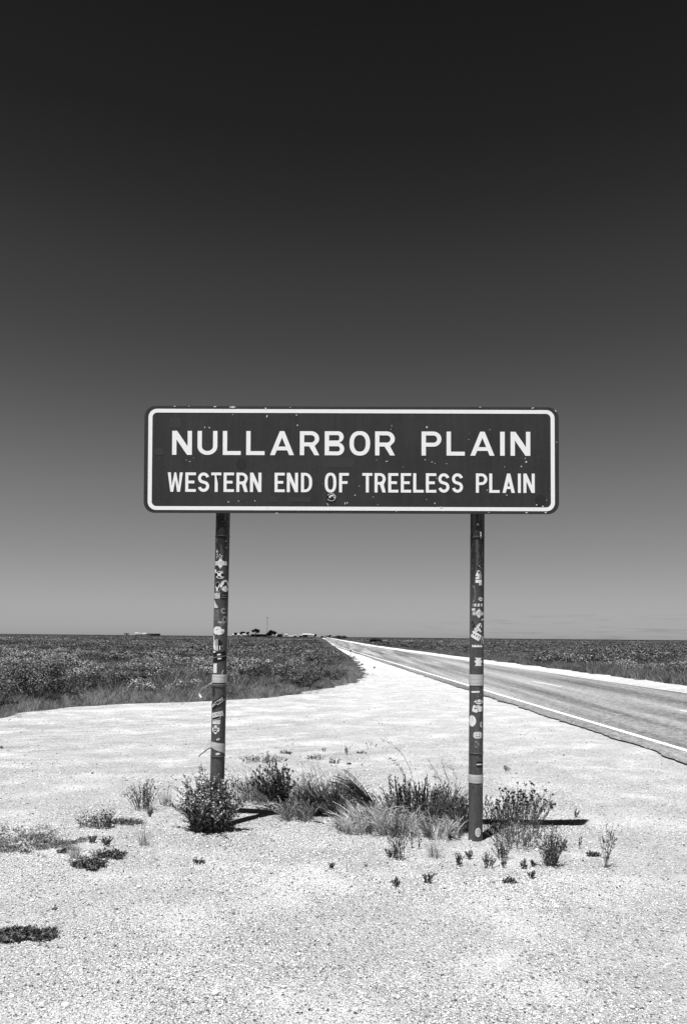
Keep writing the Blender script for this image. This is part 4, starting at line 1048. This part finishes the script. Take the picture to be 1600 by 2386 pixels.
def scatter(name, protos, X, Y, sc, m, label, cat, z0=None, zs=None, tone=None):
    mb = MB(); n = len(X); ch = rng.integers(0, len(protos), n); a = rng.uniform(0, 6.283, n) if True else np.zeros(n)
    zz = gz(X, Y) * 0 + (-.03 if z0 is None else z0)
    for k_, (v, f) in enumerate(protos):
        q = np.where(ch == k_)[0]
        if not len(q): continue
        Rm = rotz(a[q]); V = np.einsum('nij,vj->nvi', Rm, v) * sc[q][:, None, None]
        if zs is not None: V[:, :, 2] *= zs[q][:, None]
        V += np.stack([X[q], Y[q], zz * np.ones(len(q)) if np.isscalar(zz) else zz[q]], -1)[:, None]
        Fq = f[None] + (np.arange(len(q)) * len(v))[:, None, None]; mb.add(V.reshape(-1, 3), Fq.reshape(-1, 4), 0 if tone is None else np.repeat(tone[q], len(f)))
    o = mb.build(name, m); return tag(o, label, cat, kind='stuff')
protos_n = [shrub_proto(1500, 1.0, .065) for _ in range(5)]
protos_m = [shrub_proto(420, 1.0, .095, stemn=0) for _ in range(5)]
protos_f = [shrub_proto(90, 1.0, .24, stemn=0) for _ in range(5)]
gp_n = [grass_proto(46, .42, .28, .006) for _ in range(4)]
gp_m = [grass_proto(26, .45, .4, .016) for _ in range(4)]
def in_view(x, y, m=1.5): return np.abs(x) < y * .50 + m
def left_ok(x, y, d):
    return (x < left_edge(y) + edge_noise(y) * (y > 13) - d) | (y > 0) & (x < -1e9)
def right_x(y): return nearline(y) + RW + FS
def field(n, y0, y1, side, d, pw=1.0):
    y = y0 + (y1 - y0) * rng.uniform(0, 1, n) ** pw; x = rng.uniform(-1, 1, n) * (y * .5 + 2)
    k = (x < left_edge(y) - d - edge_inset(y)) if side < 0 else (x > right_x(y) + d)
    return x[k], y[k]
def edge_inset(y): return 0.0
# the left edge is a slanted line in plan: keep plants at distance d behind it
TONES = [scrub_dk, scrub_m, scrub_lt]
def tones(x, y, f, bias=0.):
    q = np.sin(x * f + 1.7) * np.sin(y * f * .8 + x * f * .3) + .7 * np.sin(x * f * 2.3) * np.cos(y * f * 1.9 + 2) + rng.normal(0, .45, len(x)) + bias
    return np.where(q < -.35, 0, np.where(q < .45, 1, 2))
def behind(x, y, d):
    # signed distance to polyline EDGE (2D)
    px = EX[:-1]; py = EY[:-1]; qx = EX[1:]; qy = EY[1:]
    dx, dy = qx - px, qy - py; L2_ = dx * dx + dy * dy
    t = np.clip(((x[:, None] - px) * dx + (y[:, None] - py) * dy) / L2_, 0, 1)
    dist = np.hypot(x[:, None] - (px + t * dx), y[:, None] - (py + t * dy)).min(1)
    return (x < left_edge(y)) & (y > EY[0]) & (dist > d), dist
def edge_w(x, y): return .22 * np.sin(x * 1.3) + .16 * np.sin(x * 3.1 + y) + .1 * np.sin(y * 2.3)
# grass fringe, left
def out_edge(n):
    y = rng.uniform(11, 40, n); x = rng.uniform(-1, 1, n) * (y * .48 + 2.); _, dist = behind(x, y, 0)
    k = (x >= left_edge(y)) & (dist < .75 * rng.uniform(0, 1, n) ** 2.2 * (.6 + .5 * np.sin(x * 2.1 + 1) * np.sin(y * 1.3))) & (y > 12); return x[k], y[k]
def lf(n, y0, y1, d0, d1, m=2.):
    y = rng.uniform(y0, y1, n); x = rng.uniform(-1, 1, n) * (y * .48 + m); ok, dist = behind(x, y, 0)
    dist = dist + edge_w(x, y); ok &= (dist > d0) & (dist < d1); return x[ok], y[ok]
x, y = lf(30000, 12.5, 40, .0, 1.9); x, y = x[:4200], y[:4200]
xo, yo = out_edge(30000); x = np.r_[x, xo]; y = np.r_[y, yo]
_, dist = behind(x, y, 0)
scatter('verge_grass', gp_n, x, y, np.where(x < left_edge(y), np.clip(.3 + dist * .32, 0, .8), .28) * rng.uniform(.5, 1.15, len(x)) * (1 + .35 * np.sin(x * 1.9) * np.sin(y * 1.4 + x)), verge_m, 'grey green grass fringe along the left edge of the gravel', 'grass')
x, y = lf(9000, 13, 48, 1.2, 60); x, y = x[:1300], y[:1300]
scatter('long_grass', gp_n, x, y, rng.uniform(.9, 1.5, len(x)), scrub_grass, 'longer grass growing between the bushes left of the road', 'grass')
x, y = lf(9000, 13.5, 60, .7, 80); _, dd = behind(x, y, 0); kk = dd > 1.25 + 1.2 * np.sin(x * .9 + .5) + .7 * np.sin(x * 2.3 + y); x, y = x[kk], y[kk]
k = np.sin(x * .55 + 1) * np.sin(y * .33) + rng.uniform(-.8, .8, len(x)) > -.3; x, y = x[k][:900], y[k][:900]
hs = np.clip(.50 + .28 * np.sin(x * .7 + y * .32) + rng.normal(0, .16, len(x)), .22, 1.0)
scatter('scrub', protos_n, x, y, hs * 1.0, TONES, 'low saltbush scrub covering the plain left of the road', 'scrub', zs=np.full(len(x), .9), tone=tones(x, y, .55, -.55))
x, y = lf(5000, 16, 60, 2.5, 80); k = np.sin(x * .8 + 2) * np.cos(y * .5) > .0; x, y = x[k][:130], y[k][:130]
scatter('pale_scrub', protos_n, x, y, rng.uniform(.6, 1.2, len(x)), scrub_lt, 'pale tipped saltbush among the darker scrub on the left', 'scrub')
# middle and far distance, both sides
def mid(n, y0, y1, lo, pw=1.):
    y = y0 + (y1 - y0) * rng.uniform(0, 1, n) ** pw; x = rng.uniform(-1, 1, n) * (y * .5 + 3)
    a = (x < left_edge(y) - lo - .012 * y) & (y > EY[0]); b = x > right_x(y) + lo + .004 * y; k = (a | b)
    return x[k], y[k], b[k]
x, y, b = mid(6500, 44, 150, .9, 1.35); patch = np.sin(x * .21 + y * .05) * np.sin(y * .13) + .5 * np.sin(x * .5 + 1) * np.sin(y * .31)
k = rng.uniform(-1.4, 1, len(x)) < patch + .75; x, y, patch = x[k], y[k], patch[k]
hh_ = np.clip(.8 + .5 * patch + rng.normal(0, .2, len(x)), .3, 1.6)
half = rng.uniform(0, 1, len(x)) < .68
scatter('scrub', protos_m, x[half], y[half], hh_[half], TONES, 'dark low scrub in the middle distance on both sides of the road', 'scrub', tone=tones(x[half], y[half], .16, -.5), zs=np.full(half.sum(), .8))
scatter('pale_scrub', protos_m, x[~half], y[~half], hh_[~half], scrub_m, 'paler low scrub in the middle distance on both sides', 'scrub')
x, y, b = mid(17000, 140, 900, 1.5, 1.6)
half = np.sin(x * .03) * np.sin(y * .045) + rng.uniform(-.8, .8, len(x)) > -.15
scatter('scrub', protos_f, x[half], y[half], rng.uniform(1.0, 2.4, half.sum()), TONES, 'far dark scrub spreading to the horizon', 'scrub', zs=np.full(half.sum(), .34), tone=tones(x[half], y[half], .03, -.7))
scatter('pale_scrub', protos_f, x[~half], y[~half], rng.uniform(1.0, 2.2, (~half).sum()), scrub_m, 'far paler scrub spreading to the horizon', 'scrub', zs=np.full((~half).sum(), .33))
x, y, b = mid(9000, 900, 4200, 3, 1.5)
scatter('scrub', protos_f, x, y, rng.uniform(4, 9, len(x)), scrub_dk, 'farthest line of scrub on the horizon', 'scrub', zs=np.full(len(x), .18))
# near right side, from the shoulder back
def rf(n, y0, y1, d0, d1):
    y = rng.uniform(y0, y1, n); x = rng.uniform(0, 1, n) * (y * .48 + 2); dd = x - right_x(y) + .25 * np.sin(y * 1.1) + .15 * np.sin(y * 2.9)
    k = (dd > d0) & (dd < d1); return x[k], y[k]
x, y = rf(30000, 20, 80, .05, 2.4); x, y = x[:4200], y[:4200]
scatter('verge_grass', gp_n, x, y, rng.uniform(.7, 1.25, len(x)), scrub_grass, 'long grass fringe along the far side of the road', 'grass')
x, y = rf(16000, 22, 90, 1.4, 60); x, y = x[:3800], y[:3800]
scatter('long_grass', gp_m, x, y, rng.uniform(.8, 1.4, len(x)), scrub_grass, 'pale long grass between the bushes right of the road', 'grass')
x, y = rf(3600, 24, 70, 2.6, 60); x, y = x[:700], y[:700]
scatter('scrub', protos_n, x, y, rng.uniform(.45, 1.0, len(x)), TONES, 'low saltbush scrub beyond the far road shoulder', 'scrub', tone=tones(x, y, .4, -.3))

# bushes that stand out
far_dark = leafmat('far_crown_leaf', .004, .05)
def shrub(px, py, w, h, label, dark=False, n=3800, name='saltbush', m=None):
    p, s = P2M(px, py); W_ = w * s; H_ = h * s
    p[2] = -.04
    v, f = shrub_proto(n, 1.0, .045 if s < .03 else .2, lumps=11, stemn=50 if s < .03 else 0, flat=1)
    v[:, :2] *= W_ / (1.7 if s < .03 else 1.25); v[:, 2] *= H_ / .95
    e = empty(name, p); tag(e, label, 'bush')
    mb = MB(); mb.add(v, f); mb.build('foliage', m or (far_dark if s > .03 else leaf_dark) if dark else scrub_m, e)
    mb = MB(); P = stems(14, H_ * .6, W_ * .08, W_ * .32, k=4, bend=.1); tubes(mb, P, .02 if s < .03 else .06); mb.build('stem', stem_m, e)
shrub(48, 1628, 150, 108, 'large dark bush at the left edge of the picture', True, 9000)
shrub(20, 1640, 170, 118, 'dark twiggy bush cut by the left edge, in front of the scrub', True, 9000)
shrub(100, 1600, 150, 82, 'tall rounded bush behind the large dark bush at left', False, 7000)
shrub(330, 1592, 150, 60, 'dark bush halfway between the left edge and the left post', True, 5000)
shrub(632, 1552, 100, 48, 'broad bush with pale tips right of the left post', False, 6500, m=scrub_lt)
shrub(732, 1578, 120, 80, 'dark bush near the road end of the left scrub', True, 6000)
shrub(700, 1602, 130, 62, 'dark spreading bush at the corner of the left scrub', True, 5000)
shrub(790, 1583, 60, 34, 'low bush at the tip of the left scrub by the gravel', False, 3000)
shrub(868 + 5, 1498, 24, 12, 'round dark bush beyond the road, near the right guide post', True, 2200, 'round_bush')
shrub(795, 1491, 20, 11, 'dark round bush beyond the road, left of the other round one', True, 1800, 'round_bush')
shrub(767, 1487, 14, 8.5, 'small dark bush where the road meets the horizon', True, 500, 'round_bush')
shrub(569.5, 1501, 17, 10, 'round dark bush alone in the plain right of the left post', True, 500, 'round_bush')
shrub(629.5, 1488, 12, 7.5, 'dark bush below the tower on the horizon', True, 400, 'round_bush')
shrub(1298, 1511, 12, 8, 'dark bush alone in the plain beyond the right post', True, 400, 'round_bush')

# weeds along the gravel tip
for px, py, h, w, lb in [(782, 1511, 5, 6, 'tiny tuft on the gravel above the guide post'), (790, 1520, 6, 12, 'small tuft left of the near guide post'), (812, 1530, 7, 12, 'small tuft at the foot of the near guide post'),
                         (824, 1534, 8, 10, 'dark tuft right of the near guide post'), (834, 1545, 7, 14, 'scattered tuft beyond the tip of the scrub'), (843, 1551, 7, 10, 'tuft below the near guide post, on the gravel'),
                         (848, 1563, 8, 10, 'tuft right of the scrub tip'), (872, 1558, 6, 5, 'lone tiny tuft on the open gravel')]:
    _, s = P2M(px, py); mb = MB(); P = stems(30, h * s * .8, w * .3 * s, w * .45 * s, k=4); strips(mb, P, .010); leaves(mb, P, 5, .035, .012)
    thing1(mb, 'small_tuft', [leaf_dark], px, py, lb, 'weed')

# ---------------------------------------------------------------- guide posts
def guide(px, yb, yt, label):
    p = ground_pt(px, yb); s = p[1] / F; h = (yb - yt) * s; e = empty('guide_post', (p[0], p[1], -.01)); tag(e, label, 'guide post', 'white guide posts along the road')
    mb = MB(); w = .055; mb.add([(x, y_, z) for z in (0, h) for x, y_ in ((-w, -.02), (w, -.02), (w, .02), (-w, .02))] + [(-w * .6, -.02, h + .04), (w * .6, -.02, h + .04), (w * .6, .02, h + .04), (-w * .6, .02, h + .04)],
           [(0, 1, 5, 4), (1, 2, 6, 5), (2, 3, 7, 6), (3, 0, 4, 7), (4, 5, 9, 8), (5, 6, 10, 9), (6, 7, 11, 10), (7, 4, 8, 11), (8, 9, 10, 11)])
    mb.build('post', stW, e)
    mb = MB(); mb.box(-.058, .058, -.026, -.0205, h * .70, h * .98); mb.build('reflector', stB, e)
guide(816.5, 1531, 1513, 'white guide post with dark reflector on the near gravel shoulder')
guide(869, 1507.5, 1498, 'white guide post across the road in front of the round dark bush')
guide(819.5, 1499.2, 1495, 'farthest tiny white guide post across the road')

# ---------------------------------------------------------------- roadhouse, trees and mast on the horizon
ZF = 1100.0; KF = ZF / F
bw = mat('far_white_wall', None, .5, .8); bd_ = mat('far_dark_wall', None, .035, .9); bg_ = mat('far_grey_roof', None, .3, .7)
def hy(px): return 1484.5 + (px - 800) * .0094
def fpos(px, Z=ZF): return at_plane(px, hy(px), Z)[0]
def bld(name, xa, xb, ytop, label, wall, roof, Z=ZF, dep=9.0, cat='building', roofh=.3, win=2):
    K = Z / F; X0, X1 = fpos(xa, Z), fpos(xb, Z); h = max(1.0, EYE + (hy((xa + xb) / 2) - ytop) * K)
    e = empty(name, ((X0 + X1) / 2, Z, -.05)); tag(e, label, cat); w = (X1 - X0) / 2
    mb = MB(); mb.box(-w, w, 0, dep, 0, h * (1 - roofh)); mb.build('wall', wall, e)
    hr = h * (1 - roofh)
    mb = MB(); mb.add([(-w - .4, -.4, hr + .003), (w + .4, -.4, hr + .003), (w + .4, dep + .4, hr + .003), (-w - .4, dep + .4, hr + .003), (-w - .4, dep / 2, h), (w + .4, dep / 2, h)],
                      [(0, 1, 5, 4), (2, 3, 4, 5), (0, 3, 2, 1)]); mb.add([(-w - .4, -.4, hr + .003), (-w - .4, dep + .4, hr + .003), (-w - .4, dep / 2, h), (w + .4, -.4, hr + .003), (w + .4, dep + .4, hr + .003), (w + .4, dep / 2, h)], [(0, 1, 2), (3, 5, 4)])
    mb.build('roof', roof, e)
    for i in range(win):
        c = -w + (i + .7) * 2 * w / (win + .4); ww = min(1.2, w * .3)
        mb = MB(); mb.box(c - ww / 2, c + ww / 2, -.06, -.01, hr * .35, hr * .75); mb.build('window', bd_, e)
for a in [('shed', 541, 544.5, 1477.6, 'tiny white shed farthest left of the roadhouse', bw, bw), ('shed', 553, 557, 1477.2, 'small white shed left of the three small trees', bw, bw),
          ('house', 565, 569.5, 1477, 'white house under the second small tree', bw, bw), ('shed', 571, 575, 1477.5, 'small white shed between two small trees', bw, bw),
          ('house', 577, 582, 1476.5, 'white house under the third small tree', bw, bg_), ('long_building', 584, 621, 1477.4, 'long low dark building left of the mast', bd_, bd_),
          ('shed', 643, 646, 1478.3, 'small white shed right of the bushy trees', bw, bw), ('shed', 648, 652, 1478, 'second white shed right of the bushy trees', bw, bw),
          ('long_building', 646, 658, 1477, 'dark low building with the white sheds', bd_, bd_), ('house', 664, 668, 1477, 'pale house between two poles', bw, bw),
          ('awning', 672, 682, 1481.8, 'low white awning right of the poles', bw, bw), ('house', 684, 690, 1479.5, 'pale low building in the right half of the roadhouse', bw, bg_),
          ('house', 697, 704, 1479.4, 'low grey building left of the dark block', bg_, bg_), ('fuel_station', 705, 716, 1476.8, 'dark block of the roadhouse with a pale roof', bd_, bw),
          ('house', 717, 720, 1476.8, 'narrow white building right of the dark block', bw, bw), ('house', 721.5, 725, 1477.3, 'white box building beside the narrow one', bw, bw),
          ('house', 728, 732, 1478, 'last white building before the road', bw, bw)]:
    bld(*a[:5], a[5], a[6], Z=ZF + rng.uniform(-30, 60), win=0 if a[2] - a[1] < 5 else 4)
for a in [('shed', 313, 321, 1474.6, 'white shed in the far left group on the horizon', bw, bw), ('shed', 322, 330, 1475.2, 'lower white shed in the far left group', bw, bg_), ('long_building', 331, 340, 1475.4, 'wide white roofed building in the far left group', bw, bw),
          ('long_building', 340, 352, 1476.2, 'long dark shed in the far left group', bg_, bd_), ('long_building', 352.5, 361, 1476.5, 'dark low shed in the far left group', bd_, bd_), ('shed', 363, 370.5, 1476.4, 'dark shed at the right end of the far left group', bd_, bd_)]:
    bld(*a[:5], a[5], a[6], Z=1900, dep=14, win=0)
for px, lb in ((660.5, 'thin pole left of the pale house'), (668.5, 'thin pole right of the pale house')):
    mb = MB(); h = EYE + (hy(px) - 1474.5) * KF; mb.tube([(0, 0, 0), (0, 0, h)], .28, 8); mb.box(-1, 1, -.15, .15, h, h + .5); o = mb.build('light_pole', bg_); o.location = (fpos(px), ZF - 20, 0); tag(o, lb, 'pole')
# the mast: lattice with a head frame
e = empty('radio_mast', (fpos(622), ZF, 0)); tag(e, 'tall thin lattice radio mast standing over the roadhouse', 'mast')
hm = EYE + (hy(622) - 1439) * KF
mb = MB()
for a in range(3):
    c_, s_ = math.cos(a * 2.094) * .42, math.sin(a * 2.094) * .42; mb.tube([(c_, s_, 0), (c_, s_, hm)], .09, 5)
for i in range(int(hm)):
    for a in range(3):
        A = (math.cos(a * 2.094) * .42, math.sin(a * 2.094) * .42, i); B = (math.cos((a + 1) * 2.094) * .42, math.sin((a + 1) * 2.094) * .42, i + 1.0)
        mb.tube([A, B], .04, 4)
mb.build('lattice', mat('mast_metal', None, .12, .5), e)
mb = MB(); mb.tube([(-1.4, 0, hm - .6), (1.4, 0, hm - .6)], .16, 6); mb.box(-1.5, -.9, -.2, .2, hm - 1.3, hm + .4); mb.box(.9, 1.5, -.2, .2, hm - 1.3, hm + .4); mb.build('antenna', mat('mast_metal', None, .12, .5), e)
def tree(px, ytop, w, lab, lean=0., Z=ZF, lumps=5, ybot=None, n=900):
    K = Z / F; X = fpos(px, Z); H_ = EYE + (hy(px) - ytop) * K; W_ = w * K * 1.35; e = empty('tree', (X, Z - 12, 0)); tag(e, lab, 'tree', 'trees at the roadhouse')
    cb = H_ * .35 if ybot is None else EYE + (hy(px) - ybot) * K
    mb = MB(); mb.tube([(lean * -W_ * .15, 0, 0), (0, 0, cb * .8), (lean * W_ * .1, 0, H_ * .7)], [.5, .38, .15], 8)
    for a in range(5): mb.tube([(0, 0, cb * .7), (math.cos(a * 1.3) * W_ * .3, math.sin(a * 1.3) * W_ * .3, (cb + H_) / 2)], [.25, .08], 6)
    mb.build('trunk', leaf_dark, e)
    mb = MB(); c = np.stack([rng.uniform(-.36, .36, lumps) * W_, rng.uniform(-.3, .3, lumps) * W_, cb + (H_ - cb) * rng.uniform(.25, .8, lumps)], -1)
    t_ = rng.integers(0, lumps, n); p = c[t_] + unit(rng.normal(0, 1, (n, 3))) * (rng.uniform(.2, 1, n) ** .5)[:, None] * np.array([W_ * .22, W_ * .22, (H_ - cb) * .25])
    leafq(mb, p, unit(rng.normal(0, 1, (n, 3))), 1.5, 1.1); mb.build('crown', far_dark, e)
tree(598, 1466, 13, 'tallest tree, leaning over the long dark building', .8, ybot=1475, lumps=8)
tree(635, 1467.5, 10, 'tall bushy tree right of the mast', 0, ybot=1476, lumps=6)
tree(641, 1473, 8, 'right shoulder tree of the bushy group by the mast', 0, ybot=1480, lumps=5)
tree(628, 1475.5, 9, 'low tree at the left foot of the bushy group', 0, ybot=1481, lumps=5)
tree(550.5, 1475.5, 5, 'small round tree, first from the left', 0, ybot=1480, lumps=4, n=400)
tree(567.5, 1473, 8, 'small wide tree over the white house', 0, ybot=1478, lumps=5, n=500)
tree(579.5, 1473.5, 5, 'small round tree over the third white house', 0, ybot=1477.5, lumps=4, n=400)
tree(735, 1478.5, 8, 'dark low tree next to where the road meets the horizon', 0, ybot=1483, lumps=6, n=500)
tree(299, 1476.6, 9, 'low dark tree left of the far left sheds', 0, Z=1850, ybot=1479, lumps=5, n=300)
# vehicles far down the road
def car(px, Z, label, name, L_, W_, H_, dk):
    X = at_plane(px, hy(px), Z)[0]; e = empty(name, (X, Z, .03)); tag(e, label, name.replace('_', ' '))
    mb = MB(); w = W_ / 2
    v = [(-w, 0, .35), (w, 0, .35), (w, 0, H_ * .55), (-w, 0, H_ * .55), (-w * .86, .25, H_), (w * .86, .25, H_), (-w, L_, .35), (w, L_, .35), (w, L_, H_ * .55), (-w, L_, H_ * .55), (-w * .86, L_ * .7, H_), (w * .86, L_ * .7, H_)]
    mb.add(v, [(0, 1, 2, 3), (3, 2, 5, 4), (4, 5, 11, 10), (10, 11, 8, 9), (9, 8, 7, 6), (1, 7, 8, 2), (0, 3, 9, 6), (0, 6, 7, 1)]); mb.add([v[i] for i in (2, 8, 11, 5, 3, 9, 10, 4)], [(0, 1, 2, 3), (4, 7, 6, 5)])
    mb.build('body', dk, e)
    for sx in (-w + .15, w - .15):
        for yy in (.8, L_ - .8):
            m2 = MB(); m2.tube([(sx - .12, yy, .36), (sx + .12, yy, .36)], .36, 12); m2.build('wheel', stB, e)
lx = 520.0
car(750.2, 760, 'tiny dark truck coming along the road at the horizon', 'truck', 9, 2.5, 3.2, mat('dark_body', None, .03, .4))
car(757.2, 900, 'tiny dark car beside the truck on the distant road', 'car', 4.6, 2.0, 2.0, mat('dark_body', None, .03, .4))
print('verts', sum(len(o.data.vertices) for o in bpy.data.objects if o.type == 'MESH'))
